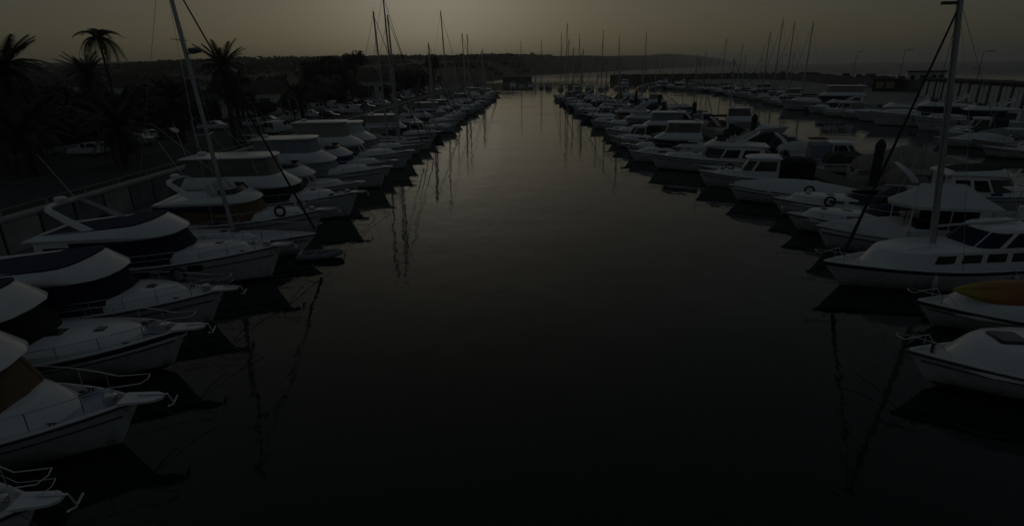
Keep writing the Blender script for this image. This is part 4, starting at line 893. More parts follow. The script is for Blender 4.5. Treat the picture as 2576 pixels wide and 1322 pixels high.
# ------------------------------------------------------------------ parked cars
def car(kind, m, name='parked_car'):
    ro = empty(name, '', 'car')
    if kind == 'van': Lc, Wc, prof, cab = 4.4, 1.72, [(-2.2, .35), (-2.2, 1.0), (-2.15, 1.80), (-2.0, 1.88), (.75, 1.88), (1.25, 1.15), (2.05, .98), (2.2, .75), (2.2, .35)], None
    elif kind == 'hatch': Lc, Wc, prof = 3.9, 1.68, [(-1.95, .35), (-1.95, .80), (-1.85, .95), (-1.75, 1.36), (-1.5, 1.46), (.15, 1.46), (.85, .98), (1.75, .84), (1.95, .65), (1.95, .35)]
    else: Lc, Wc, prof = 4.5, 1.75, [(-2.25, .35), (-2.25, .82), (-2.1, .95), (-1.6, .98), (-1.05, 1.40), (-.7, 1.45), (.35, 1.43), (1.05, .97), (2.0, .82), (2.25, .65), (2.25, .35)]
    mb = MB(); rows = []
    for k, (yy, ins) in enumerate(((-1, 1), (-.97, 0), (.97, 0), (1, 1))):
        rows.append([(x*(.985 if ins else 1), yy*Wc/2*(1 if z < 1.0 else 1-.16*(z-1.0)/.5*(1.0 if kind != 'van' else .35)), z-(.03 if ins and z > .4 else 0)) for x, z in prof])
    mb.grid(rows); 
    for r in (rows[0], rows[-1]): mb.add(r, [tuple(range(len(r)))])
    mb.grid([[r[0], r[-1]] for r in rows]); body = mb.build('body', m, ro)
    zt = max(z for x, z in prof)
    if kind == 'van':
        G = [((.80, 1.82), (1.22, 1.2), None)]; sw = [(.1, .95, 1.2, 1.72)]; rear = (-2.16, 1.05, 1.7)
    elif kind == 'hatch': G = [((.20, 1.42), (.80, 1.02), None)]; sw = [(-1.35, -.35, 1.0, 1.38), (-.25, .35, 1.0, 1.38)]; rear = (-1.80, 1.02, 1.34)
    else: G = [((.40, 1.40), (1.0, 1.01), None)]; sw = [(-1.05, -.25, 1.0, 1.36), (-.15, .55, 1.0, 1.36)]; rear = None
    (xa, za), (xb, zb_), _ = G[0]; dx = .012
    MB().add([(xa+dx, -.62, za+dx), (xb+dx, -.72, zb_+dx), (xb+dx, .72, zb_+dx), (xa+dx, .62, za+dx)], [(0, 1, 2, 3)]).build('windscreen', 'glass', ro, 0)
    for (x0, x1, z0, z1) in sw:
        for s in (-1, 1):
            y0, y1 = s*Wc/2*.995, s*Wc/2*(.995 if kind == 'van' else .885)
            MB().add([(x0, y0, z0), (x1, y0, z0), (x1-.12, y1, z1), (x0+.08, y1, z1)], [(0, 1, 2, 3)]).build('side_window', 'glass', ro, 0)
    if rear:
        for s in ((-1, 1) if kind == 'van' else (0,)):
            y0, y1 = (s*.42-.34, s*.42+.34) if s else (-.6, .6)
            MB().add([(rear[0]-.06, y0, rear[1]), (rear[0]-.06, y1, rear[1]), (rear[0]-.02 if kind == 'van' else rear[0]+.04, y1, rear[2]), (rear[0]-.02 if kind == 'van' else rear[0]+.04, y0, rear[2])], [(0, 1, 2, 3)]).build('rear_window', 'glass', ro, 0)
    for s in (-1, 1):
        MB().bbox(Lc/2-.12, Lc/2+.01, s*.62-.17, s*.62+.17, .6, .76, .03).build('headlight', 'lamp_lens', ro); MB().bbox(-Lc/2-.015, -Lc/2+.1, s*.66-.12, s*.66+.12, .68, .92, .03).build('tail_light', 'tail_lens', ro)
        for xx in (-Lc*.30, Lc*.31):
            wv = MB(); wv.torus((xx, s*(Wc/2-.10), .31), .22, .10, 'y', 16, 6); wh = wv.build('wheel', 'tyre', ro)
            MB().tube([(xx, s*(Wc/2-.12), .31), (xx, s*(Wc/2+.005), .31)], .17, 12).build('rim', 'alloy', wh)
    return ro
PRO = {}
def park(kind, m, x, y, rz, label, group='cars parked behind the quay'):
    if (kind, m) not in PRO: PRO[(kind, m)] = c = car(kind, m, 'parked_van' if kind == 'van' else 'parked_car')
    else: c = copy_tree(PRO[(kind, m)])
    c.location = (x, y, 1.155); c.rotation_euler = (0, 0, rz); c['label'] = label; c['category'] = 'van' if kind == 'van' else 'car'; c['group'] = group
park('hatch', 'car_white', -51.4, 65, R(185), 'white hatchback parked by the pale kerb, leftmost parked car')
park('sedan', 'car_silver', -52.0, 74.4, R(178), 'silver car parked second from the left, behind the low palm'); park('hatch', 'car_white', -54.6, 79.5, R(176), 'white hatchback parked close behind the silver car')
park('sedan', 'car_dark', -52.2, 81.5, R(180), 'dark car with pale roof reflection left of the mast'); park('sedan', 'car_white', -51.6, 93, R(180), 'white saloon parked just left of the mast foot')
park('van', 'car_white', -37.8, 86.5, R(75), 'small white van with twin rear windows beside the dark forestay')
park('hatch', 'car_silver', -47.0, 97, R(180), 'silver hatchback parked right of the mast'); park('sedan', 'car_white', -46.5, 102, R(180), 'white saloon with pale roof between mast and van')
park('van', 'car_white', -44.5, 108, R(185), 'white van parked beyond the small van, near the low palm'); park('sedan', 'car_dark', -35.0, 71, R(92), 'dark car on the road just behind the quay wall')
rc = random.Random(31)
for k in range(34):
    y = 112+k*4.3; x = -38-(k % 3)*5.2+rc.uniform(-.5, .5); kd = rc.choice(['hatch', 'sedan', 'hatch', 'van', 'sedan']); m_ = rc.choice(['car_white', 'car_white', 'car_silver', 'car_dark', 'car_white', 'car_blue'])
    park(kd, m_, x, y, R(rc.choice([0, 180])+rc.uniform(-4, 4)), {'car_white': 'white', 'car_silver': 'silver', 'car_dark': 'dark', 'car_blue': 'blue'}[m_]+' '+{'van': 'van', 'hatch': 'hatchback', 'sedan': 'saloon'}[kd]+' in the far car park behind the left quay', 'far car park: '+m_+kd)
# ------------------------------------------------------------------ the fleet
HL = R(5)
def LB(name, label, cat, Y, bow=-12.6, head=None, L=11., seed=0, **k):
    h = HL if head is None else R(head)
    return Boat(name, label, cat, bow-L*cos(h), Y-L*sin(h), h, L=L, seed=seed+int(Y*10), **k)
def RB(name, label, cat, Y, bow=14.6, head=165, L=9.5, seed=0, **k):
    h = R(head)
    return Boat(name, label, cat, bow-L*cos(h), Y-L*sin(h), h, L=L, seed=seed+int(Y*10)+5, **k)
# ---- left row, near to far
b = LB('motor_yacht', 'white motor yacht cut by the bottom left corner, only its railed bow in view', 'boat', 9.4, bow=-10.5, head=8, L=11.5, B=3.9, z0=.85, z1=1.4, full=2.5, group='boats in the left row')
b.hull(.25); b.fly('canvas_black', x_ws=.60); b.railing(.45, .62, n=6, mid=True); b.pulpit(.55, .4); b.fenders(2)
b = LB('motor_yacht', 'big white motor yacht with tan windscreen cover and long dark side window', 'boat', 13.3, bow=-10.9, head=8, L=13, B=4.4, z0=.9, z1=1.5, full=2.4, group='boats in the left row')
b.hull(.22, bul=.10, deckmat='deck_sunk'); b.fly('canvas_tan', x_ws=.81, trunk_h=.5, visor=.9, hs_=1.75)
lf = b.trunk_lf
for u0, u1 in ((.5, 4.6), (lf.n-5.6, lf.n-1.5)): b.P('side_window', lf.patch(MB(), u0, u1, 1.12, 1.60, .015, 10), 'glass')
b.railing(.40, .62, n=7); b.pulpit(.75, .45); b.fenders(2)
b = LB('motor_yacht', 'white flybridge yacht with black windscreen cover and navy stripe under its gunwale', 'boat', 17.5, bow=-11.9, head=6, L=12, B=4.0, z0=.95, z1=1.5, full=2.7, band='stripe', group='boats in the left row')
b.hull(.22, bul=.30, deckmat='deck_sunk'); b.fly('canvas_black', x_ws=.635, flycover='canvas_navy', arch=False, trunk_h=.22, visor=.95, hs_=1.5)
b.railing(.5, .5, n=5); b.pulpit(.7, .45); b.fenders(2, 'fender_blue')
b.P('anchor_chain', MB().tube([(b.L-.8-k*.15, .06*sin(k*2.1), b.zs(.9)-.14+.03) for k in range(12)], .025, 5), 'rope')
b = LB('motor_yacht', 'white flybridge yacht with navy windscreen cover, navy flybridge canvas and ring on its bow', 'boat', 21.5, bow=-12.7, head=6, L=12, B=3.9, z0=1.0, z1=1.55, full=2.3, group='boats in the left row')
b.hull(.22); b.fly('canvas_navy', x_ws=.715, flycover='canvas_navy', arch=False, visor=.9, hs_=1.5); b.railing(.42, .58, n=6, mid=True); b.pulpit(.65, .42); b.fenders(3, 'fender_blue'); b.ring(.80, 1, 'ring_dark', .42)
for t in (.45, .55, .66):
    for s in (-1, 1):
        p = b.sheer(t, 0, -.33, s); o = MB().lathe((0, 0, 0), [(.02, -.02), (.10, -.015), (.12, 0), (.10, .012)], 12).build('porthole', 'glass', b.root); o.location = p+Vector((0, s*.005, 0)); o.scale = (2.0, 1, 1); o.rotation_euler = (s*-pi/2, 0, 0)
for s in (-1, 1): b.P('awning_post', MB().tube([(.22*b.L, s*1.3, 1.2), (.10*b.L, s*1.2, 3.4)], .03, 6).tube([(.14*b.L, s*1.3, 1.2), (.10*b.L, s*1.2, 3.4)], .03, 6), 'alloy')
b.P('awning', MB().bbox(.0, .16*b.L, -1.5, 1.5, 3.38, 3.46, .03), 'canvas_white')
b = LB('motor_yacht', 'white flybridge yacht with navy cover, swept radar arch and square hull windows, before the mast', 'boat', 26.6, bow=-12.3, head=6, L=12.5, B=3.9, z0=1.2, z1=1.75, full=2.2, group='boats in the left row')
b.hull(.22); b.fly('canvas_navy', x_ws=.675, flycover='canvas_navy', visor=.95, hs_=1.5); b.railing(.42, .6, n=6, mid=True); b.pulpit(.5, .42); b.fenders(2, 'fender_blue')
for t in (.42, .52, .60, .70):
    for s in (-1, 1):
        p = b.sheer(t, 0, -.30, s); b.P('hull_window', MB().bbox(p.x-.32, p.x+.32, min(p.y-s*.3, p.y+s*.012), max(p.y-s*.3, p.y+s*.012), p.z-.13, p.z+.13, .003), 'glass')
b = LB('sailboat', 'white sailing yacht with tall grey mast in the left row, dark forestay to its bow', 'sailboat', 30.4, bow=-12.0, head=2, L=10.5, B=3.3, z0=1.0, z1=1.3, rake=1.5, full=1.9, tw=.7, group='boats in the left row')
b.hull(.24, deckmat='deck_paint'); b.sailhull(dodger=None); b.sailrig(.545, 14.2, rake=1.2, dome=False, mast_r=.13, furl_r=.075, thick=.9, boomcover='canvas_navy')
p_ = Vector((.545*b.L, 0, 1.45)).lerp(Vector((.545*b.L-1.2, 0, 15.65)), .68)
b.P('mast_radar', MB().lathe((p_.x+.5, 0, p_.z), [(.05, -.1), (.3, -.04), (.34, .06), (.28, .16), (.02, .2)], 12).box(p_.x, p_.x+.5, -.05, .05, p_.z-.12, p_.z-.05), 'pole_grey')
b.railing(.3, .6, n=5)
# tender lying at the bow of the sailing yacht
t = Boat('inflatable_dinghy', 'small grey inflatable dinghy afloat off the bow of the left sailing yacht', 'dinghy', -12.9, 29.6, R(6), L=2.4, B=1.2, z0=.3, z1=.4, det=0)
mb = MB(); pts = [(.0, -.42, .2), (.8, -.44, .2), (1.6, -.40, .23), (2.15, -.22, .3), (2.35, 0, .33), (2.15, .22, .3), (1.6, .40, .23), (.8, .44, .2), (0, .42, .2)]
t.P('inflatable_tube', MB().tube(pts, .16, 10), 'hypalon'); t.P('floor', MB().box(.0, 1.9, -.36, .36, .08, .13), 'wood_deck'); t.P('transom', MB().box(.1, .15, -.4, .4, .05, .42), 'gelcoat'); t.P('bench', MB().bbox(.8, 1.05, -.4, .4, .27, .32, .01), 'teak')
b = LB('motor_yacht', 'white cruiser with brown windscreen cover, dark life ring and long bow pulpit past the mast', 'boat', 34.5, bow=-12.9, head=5, L=11, B=3.6, z0=1.1, z1=1.6, group='boats in the left row')
b.hull(.24); b.fly('canvas_tan', x_ws=.69, visor=.75, arch=True, trunk_h=.3, hs_=1.35); b.railing(.45, .58, n=5); b.pulpit(.9, .38); b.fenders(2, 'fender_blue'); b.ring(.78, -1, 'ring_dark', .40); b.ring(.84, 1, 'ring_white', .35)
b = LB('motor_yacht', 'white sport fisher with large grey enclosed flybridge and white hardtop behind the brown cover', 'boat', 39.0, bow=-12.0, head=4, L=13, B=4.2, z0=1.25, z1=1.8, group='boats in the left row')
b.hull(.24); b.fly('canvas_black', x_ws=.72, enc=1.05, encmat='clear_vinyl', visor=1.1, outrig=True, hs_=1.25); b.railing(.5, .58, n=5); b.pulpit(.6, .4); b.fenders(2)
b = LB('motor_yacht', 'white flybridge cruiser with clear windscreen and rounded white visor, next past the grey enclosure', 'boat', 44.4, bow=-13.4, head=4, L=10.5, B=3.6, z0=1.1, z1=1.55, det=1, group='boats in the left row')
b.hull(.24); b.fly('glass', x_ws=.69, visor=.9, outrig=True); b.railing(.45, .55, n=5); b.pulpit(.5, .4); b.fenders(2, 'fender_blue')
b = LB('motor_yacht', 'white sport fisher with beige canvas flybridge enclosure, left of the bright channel', 'boat', 49.6, bow=-12.3, head=4, L=13, B=4.2, z0=1.25, z1=1.8, det=1, group='boats in the left row')
b.hull(.24); b.fly('canvas_grey', x_ws=.68, enc=1.0, encmat='canvas_grey', visor=1.15, outrig=True, hs_=1.25); b.railing(.5, .55, n=5); b.pulpit(.5, .4)
b = LB('motor_yacht', 'white flybridge yacht with blue windscreen cover between two enclosed sport fishers', 'boat', 54.6, bow=-12.9, head=4, L=11.5, B=3.8, z0=1.15, z1=1.65, det=1, group='boats in the left row')
b.hull(.24); b.fly('canvas_blue', x_ws=.68, visor=.95, arch=True); b.railing(.5, .55, n=5); b.pulpit(.5, .4)
b = LB('motor_yacht', 'tallest white sport fisher in the left row, tan flybridge enclosure under flat white hardtop', 'boat', 59.6, bow=-12.2, head=4, L=13.5, B=4.3, z0=1.3, z1=1.9, det=1, group='boats in the left row')
b.hull(.24); b.fly('glass', x_ws=.67, enc=1.25, encmat='canvas_beige', visor=1.2, outrig=True, hs_=1.4); b.railing(.5, .55, n=5); b.pulpit(.5, .4)
b = LB('motor_yacht', 'white sport fisher with white canvas enclosure, just past the tan enclosed one', 'boat', 64.8, bow=-12.6, head=3, L=12.5, B=4.1, z0=1.25, z1=1.8, det=1, group='boats in the left row')
b.hull(.24); b.fly('canvas_grey', x_ws=.67, enc=.95, encmat='canvas_white', visor=1.1, hs_=1.3, outrig=True); b.railing(.5, .55, n=5)
# ---- left row, beyond: kinds cycle, each label says what is on the boat and where it lies
ORD = ['first', 'second', 'third', 'fourth', 'fifth', 'sixth', 'seventh', 'eighth', 'ninth', 'tenth', 'eleventh', 'twelfth', 'thirteenth', 'fourteenth', 'fifteenth', 'sixteenth', 'seventeenth', 'eighteenth', 'nineteenth', 'twentieth']
CN = {'canvas_navy': 'navy', 'canvas_black': 'black', 'canvas_tan': 'tan', 'canvas_beige': 'beige', 'canvas_grey': 'grey', 'canvas_white': 'white', 'canvas_green': 'dark green', 'canvas_blue': 'blue', 'canvas_red': 'dull red'}
NM = {'fly': ('motor_yacht', 'boat'), 'express': ('speedboat', 'boat'), 'pilot': ('fishing_boat', 'boat'), 'tarp': ('covered_boat', 'boat'), 'open': ('open_motorboat', 'boat'), 'sail': ('sailboat', 'sailboat')}
def make(b, kind, cv, rg, hm=None):
    det = b.det
    if kind == 'fly':
        b.hull(.24); b.fly(cv, x_ws=rg.uniform(.62, .71), visor=rg.uniform(.8, 1.1), enc=(.9 if rg.random() < .22 else None), encmat=rg.choice(['clear_vinyl', 'canvas_grey', 'canvas_beige', 'canvas_white']), arch=True, flycover=(cv if rg.random() < .35 else None)); b.railing(.46, .55, n=4)
        if det: b.pulpit(.5, .38); b.fenders(2)
    elif kind == 'express':
        b.hull(.40); b.express(cover=cv, arch=rg.random() < .6); b.railing(.5, .45, n=4); b.fenders(1)
    elif kind == 'pilot':
        b.hull(.30); b.pilot(aft=cv); b.railing(.5, .5, n=4); b.fenders(1)
    elif kind == 'tarp':
        pk = rg.uniform(.7, 1.3); b.hull(.30); b.mound(.01, rg.uniform(.85, .97), lambda q, pk=pk: pk*sin(pi*min(1, q*1.15+.12))**.8*.9+.12, cv)
        if rg.random() < .5: b.outboard()
    elif kind == 'open':
        b.hull(.55, coam=.18); b.console(top=cv); b.outboard(n=rg.choice([1, 1, 2])); b.railing(.6, .35, n=3)
    elif kind == 'sail':
        b.hull(.24); b.sailhull(dodger=cv); b.sailrig(.54, hm or rg.uniform(9.5, 11.5), lean=rg.uniform(-.2, .2), rake=rg.uniform(.1, .6), boomcover=cv, thick=1.6, mast_r=(.10 if (hm or 0) < 12.5 else (.12 if b.det else .14)), furl_r=.06); b.railing(.35, .55, n=4)
DESC = {'fly': 'flybridge boat with {c} windscreen cover', 'express': 'speedboat under a {c} cover', 'pilot': 'wheelhouse boat with {c} cockpit canvas', 'tarp': 'small boat under {c} tarpaulin', 'open': 'open motorboat with {c} awning', 'sail': 'sailboat with {c} boom cover'}
def pick(ov, Y, kind):      # sailboats with the tall masts stand at known places along a row
    if ov and Y >= ov[0][0]-1.6: return 'sail', ov.pop(0)[1]
    return kind, None
def dims(kind, rg, big=1.0):
    L = {'fly': rg.uniform(9.5, 12), 'express': rg.uniform(7, 9), 'pilot': rg.uniform(7, 9), 'tarp': rg.uniform(6, 8.5), 'open': rg.uniform(5.5, 7.2), 'sail': rg.uniform(8.5, 11)}[kind]*big
    B = L*{'fly': .335, 'express': .33, 'pilot': .33, 'tarp': .34, 'open': .345, 'sail': .31}[kind]
    z0 = .085*L+.12 if kind != 'sail' else .095*L; z1 = z0*1.45
    return dict(L=L, B=B, z0=z0, z1=z1, rake=.11*L, tw=.72 if kind == 'sail' else .9)
rg = random.Random(23)
KL = ['express', 'fly', 'sail', 'fly', 'pilot', 'fly', 'express', 'sail', 'fly', 'sail', 'fly', 'tarp', 'pilot', 'fly', 'express', 'fly', 'sail', 'fly', 'pilot', 'express', 'fly', 'sail', 'fly', 'express', 'tarp', 'fly', 'sail', 'fly', 'pilot', 'fly', 'express', 'fly', 'sail']
CL = ['canvas_beige', 'canvas_navy', 'canvas_black', 'canvas_grey', 'canvas_blue', 'canvas_tan', 'canvas_white', 'canvas_green']
OV = [(70, 15), (74, 15), (79.5, 18.2), (108, 13), (126, 20), (158, 17.5), (171, 18), (190, 14), (205, 15)]
Y = 69.6; i = 0
while Y < 232:
    kind, hm = pick(OV, Y, KL[i % len(KL)]); cv = CL[(i*3+i//5) % len(CL)]
    det = 1 if Y < 95 else 0
    if Y < 170: lab = DESC[kind].format(c=CN[cv]) + ', ' + (ORD[i] if i < 20 else 'twenty-%s' % ORD[i-20]) + ' past the white enclosure, left row'; grp = 'boats in the left row'
    else: lab = {'fly': 'distant white flybridge boat', 'express': 'distant low white speedboat', 'pilot': 'distant white wheelhouse boat', 'tarp': 'distant covered boat', 'sail': 'distant white sailboat with bare mast'}[kind] + ' at the far end of the left row'; grp = 'far end of the left row: ' + kind
    d = dims(kind, rg); nm, ct = NM[kind]
    bowx = -12.4 + (Y-70)*.016
    b = LB(nm, lab, ct, Y, bow=bowx+rg.uniform(-1.3, .7), head=rg.uniform(-3, 7), det=det, group=grp, full=rg.uniform(1.9, 2.4), hullmat=rg.choice(['gelcoat', 'gelcoat', 'gelcoat_cream', 'gelcoat_old', 'gelcoat_blue']) if kind != 'fly' else 'gelcoat', **d)
    make(b, kind, cv, rg, hm); Y += d['B']+rg.uniform(.7, 1.3); i += 1

# ---- right row, near to far
b = RB('motor_yacht', 'white motor cruiser cut by the right edge, lowest of the right row, dark square hatch', 'boat', 16.3, bow=12.2, head=172, L=11, B=3.8, z0=.8, z1=1.15, full=2.0, group='boats in the right row')
b.hull(.25); b.trunk(.25*b.L, .90*b.L, .38*b.B, .66, hatch=False, win=True); b.P('windscreen', Loft([(.2*b.L, .5*b.L, .38*b.B, 1.9), (.2*b.L, .40*b.L, .34*b.B, 2.5)]).patch(MB(), 1, 15, .05, .95, .01, 16), 'glass')
tp = b.trunk_lf.rows[-1]; z_ = min(tp, key=lambda p: abs(p.x-.745*b.L)).z; hb_ = MB().bbox(.71*b.L, .785*b.L, -.42, .42, z_-.06, z_+.12, .05); b.P('hatch', hb_, 'glass'); b.railing(.93, .45, n=1); b.fenders(2, 'fender_white'); b.lines()
b.P('mooring_bollard', MB().lathe((.93*b.L, .0, b.z1-.05), [(.06, 0), (.06, .28), (.09, .3), (.09, .34)], 8), 'engine_black')
b = RB('motor_yacht', 'white motorboat with a yellow and red kayak lying across its foredeck', 'boat', 20.7, bow=15.4, head=172, L=9.5, B=3.5, z0=.75, z1=1.12, full=2.0, band='stripe', group='boats in the right row')
b.hull(.28); b.trunk(.30*b.L, .86*b.L, .33*b.B, .28, hatch=False); b.express(cover='canvas_white', arch=False, win=False); b.railing(.9, .4, n=1); b.fenders(2); KB = b
# the kayak on its deck
KL_ = 4.7; mb = MB(); rows = []
for j in range(17):
    q = j/16; f = sin(pi*min(max(q, .004), .996)); w_ = .62*f**.75; h_ = .26*f**.5
    rows.append([(KL_*q, w_*cos(a), .26+h_*sin(a)*(1.0 if a < pi else .9)+.12*(2*q-1)**4) for a in [2*pi*k/12 for k in range(12)]])
mb.grid(rows, 0, True); mb.fan(rows[0], (0, 0, .38)); mb.fan(rows[-1], (KL_, 0, .38))
ka = empty('kayak', 'yellow to red kayak lying tilted on the white foredeck of the right motorboat', 'kayak', (20.9, 19.75, 1.46), R(174)); ka.rotation_euler = (R(-32), 0, R(174))
mb.build('kayak_hull', 'kayak', ka); MB().torus((1.9, 0, .50), .34, .03, 'z', 16, 5).build('cockpit_rim', 'rubber', ka)
MB().tube([(4.4, 0, .44), (3.2, 0, .53)], .012, 4).build('deck_line', 'rope', ka)
b = RB('sailboat', 'white motor sailer with tall mast, dark furled forestay and navy wheelhouse windows on the right', 'sailboat', 24.9, bow=13.8, head=186, L=10.6, B=3.6, z0=1.0, z1=1.35, rake=1.5, full=1.9, tw=.82, band='stripe', group='boats in the right row')
b.hull(.16, bul=.12)
zb = b.zs(.4)-.15; lf = Loft([(.10*b.L, .82*b.L, .36*b.B, zb-.1, .02, 2.2, 2.2), (.10*b.L, .81*b.L, .355*b.B, zb+.15, .02, 2.2, 2.2), (.10*b.L, .755*b.L, .335*b.B, zb+.92, .0, 2.2, 2.0), (.11*b.L, .73*b.L, .31*b.B, zb+.99, .0, 2.2, 2.0)])
tr = b.P('cabin_trunk', lf.shell(MB(), crown=.06), 'gelcoat')
for (a, c) in ((.35, 1.1), (1.35, 2.15), (2.4, 3.2), (3.5, 4.3)):
    for (u0, u1) in ((a, c), (lf.n-1-c, lf.n-1-a)): b.P('cabin_window', lf.patch(MB(), u0, u1, 1.28, 1.82, .012), 'glass', tr)
b.P('porthole', MB().torus((.66*b.L, -.30*b.B, zb+.45), .10, .02, 'y', 12, 5), 'steel', tr)
d_ = Loft([(.05*b.L, .40*b.L, .34*b.B, zb+.90, 0, 3, .9), (.05*b.L, .385*b.L, .335*b.B, zb+.98, 0, 3, .9), (.06*b.L, .31*b.L, .31*b.B, zb+1.72, 0, 3, .9), (.07*b.L, .29*b.L, .29*b.B, zb+1.81, 0, 3, .9)])
wh = b.P('wheelhouse', d_.shell(MB(), crown=.05), 'gelcoat'); n_ = d_.n-1
for (u0, u1) in ((.3, 3.7), (n_-3.7, n_-.3), (4.2, 6.4), (6.6, n_-6.6), (n_-6.4, n_-4.2)): b.P('window', d_.patch(MB(), u0, u1, 1.06, 1.94, .012), 'canvas_navy', wh)
b.P('grab_rail', MB().tube([(.5*b.L, .2*b.B, zb+1.10), (.62*b.L, .2*b.B, zb+1.10), (.66*b.L, .2*b.B, zb+1.0)], .018, 5), 'steel', tr)
b.sailrig(.497, 10.6, rake=-1.35, stay=1.0, furl='furled_sail', boom=True, boomcover=None, mast_r=.15, zb=zb+.95, spreaders=1, furl_r=.085, topgear=True)
b.railing(.90, .5, n=1); b.fenders(2, 'fender_white')
b = RB('cabin_cruiser', 'white cabin cruiser with hipped white tent roof over its wheelhouse, foredeck under a white cover', 'boat', 30.6, bow=16.2, head=168, L=9.0, B=3.3, z0=1.05, z1=1.35, group='boats in the right row')
b.hull(.22); b.mound(.55, .97, lambda q: .75*(1-q)**.7+.12, 'canvas_white', 'foredeck_cover'); zd = b.zs(.3)
b.P('cabin', MB().bbox(.16*b.L, .56*b.L, -.40*b.B, .40*b.B, zd-.3, zd+.62, .06), 'gelcoat')
rf_z = zd+1.85
for x in (.14, .34, .54):
    for s in (-1, 1): b.P('awning_post', MB().tube([(x*b.L, s*.36*b.B, zd+.5), (x*b.L, s*.38*b.B, rf_z)], .035, 6), 'gelcoat')
b.P('cabin_glass', MB().box(.20*b.L, .50*b.L, -.35*b.B, .35*b.B, zd+.6, rf_z-.12), 'glass')
o_ = [(.10*b.L, -.45*b.B), (.52*b.L, -.43*b.B), (.60*b.L, -.2*b.B), (.62*b.L, 0), (.60*b.L, .2*b.B), (.52*b.L, .43*b.B), (.10*b.L, .45*b.B)]
r0 = [Vector((x, y, rf_z-.16)) for x, y in o_]; r1 = [Vector((x, y, rf_z)) for x, y in o_]; c_ = [Vector((min(max(x, .24*b.L), .46*b.L), y*.06, rf_z+.95)) for x, y in o_]
mb = MB().grid([r0, r1, [p.lerp(q, .5)+Vector((0, 0, -.05)) for p, q in zip(r1, c_)], c_], 0, True); mb.fan(c_, Vector((.35*b.L, 0, rf_z+.97))); mb.fan(r0, Vector((.4*b.L, 0, rf_z-.1))); b.P('tent_roof', mb, 'canvas_white')
b.P('cabin_vent', MB().bbox(.50*b.L, .56*b.L+.02, -.2, .2, zd+.2, zd+.35, .02), 'rubber'); b.railing(.8, .4, n=2)
b = RB('speedboat', 'low white speedboat with navy cockpit cover, moored before the white tent roof boat', 'boat', 34.4, bow=16.3, head=166, L=8.2, B=2.8, z0=.8, z1=1.1, group='boats in the right row')
b.hull(.40); b.express(cover='canvas_navy', arch=False); b.railing(.5, .35, n=4); b.fenders(1)
b = RB('speedboat', 'white sport boat with dark life ring on its side and open windscreen, green canopy aft', 'boat', 38.5, bow=17.1, head=166, L=8.8, B=3.0, z0=.9, z1=1.2, group='boats in the right row')
b.hull(.42); b.express(cover=None, arch=False); b.mound(.02, .28, lambda q: .35+1.0*sin(pi*min(1, q*.9+.1)), 'canvas_green', 'aft_canopy'); b.railing(.5, .4, n=4); b.ring(.62, 1, 'ring_dark', .32)
b = RB('covered_boat', 'white motorboat wholly under a pale cover with a dark ring at its side', 'boat', 43.0, bow=15.6, head=163, L=9.4, B=3.1, z0=.9, z1=1.2, group='boats in the right row')
b.hull(.3); b.mound(.02, .95, lambda q: .22+.62*sin(pi*min(1, max(0, (1-q)*.85+.08)))**1.3, 'canvas_white'); b.ring(.42, 1, 'ring_dark', .35)
b = RB('fishing_boat', 'white wheelhouse fishing boat with a black canvas box over its cockpit, right row', 'boat', 48.8, bow=15.0, head=163, L=9.3, B=3.2, z0=1.0, z1=1.4, group='boats in the right row')
b.hull(.30); b.pilot('canvas_black', x0=.32, x1=.62); b.railing(.55, .45, n=4); b.fenders(2)
b = RB('open_motorboat', 'small white open boat with blue cover and grey ring beside the black canvas box', 'boat', 53.0, bow=16.4, head=163, L=6.5, B=2.4, z0=.7, z1=.95, det=1, group='boats in the right row')
b.hull(.4); b.mound(.02, .45, lambda q: .2+.35*sin(pi*q), 'canvas_blue'); b.ring(.6, 1, 'ring_dark', .3); b.outboard()
b = RB('motor_yacht', 'sleek white sport yacht with black wraparound side glass and white visor, right row', 'boat', 57.6, bow=12.6, head=164, L=12.5, B=3.9, z0=1.15, z1=1.5, det=1, group='boats in the right row')
b.hull(.22); b.fly('glass', x_ws=.62, visor=.75, arch=True, trunk_h=.3, hs_=1.35); b.P('side_glass', Loft([(.2*b.L, .56*b.L, .405*b.B, 1.35), (.24*b.L, .46*b.L, .375*b.B, 2.1)]).patch(MB(), .2, 16, .02, .98, .04, 20), 'glass'); b.railing(.45, .45, n=5)
rg = random.Random(5)
KR = ['express', 'fly', 'tarp', 'express', 'pilot', 'fly', 'express', 'tarp', 'fly', 'sail', 'express', 'fly', 'express', 'pilot', 'sail', 'fly', 'tarp', 'express', 'sail', 'fly', 'express', 'pilot', 'sail', 'fly', 'express', 'sail', 'tarp', 'fly']
CR = ['canvas_white', 'canvas_grey', 'canvas_beige', 'canvas_navy', 'canvas_black', 'canvas_blue', 'canvas_green', 'canvas_tan']
OV = [(158, 13), (176, 14), (188, 17), (197, 22)]
Y = 62.5; i = 0
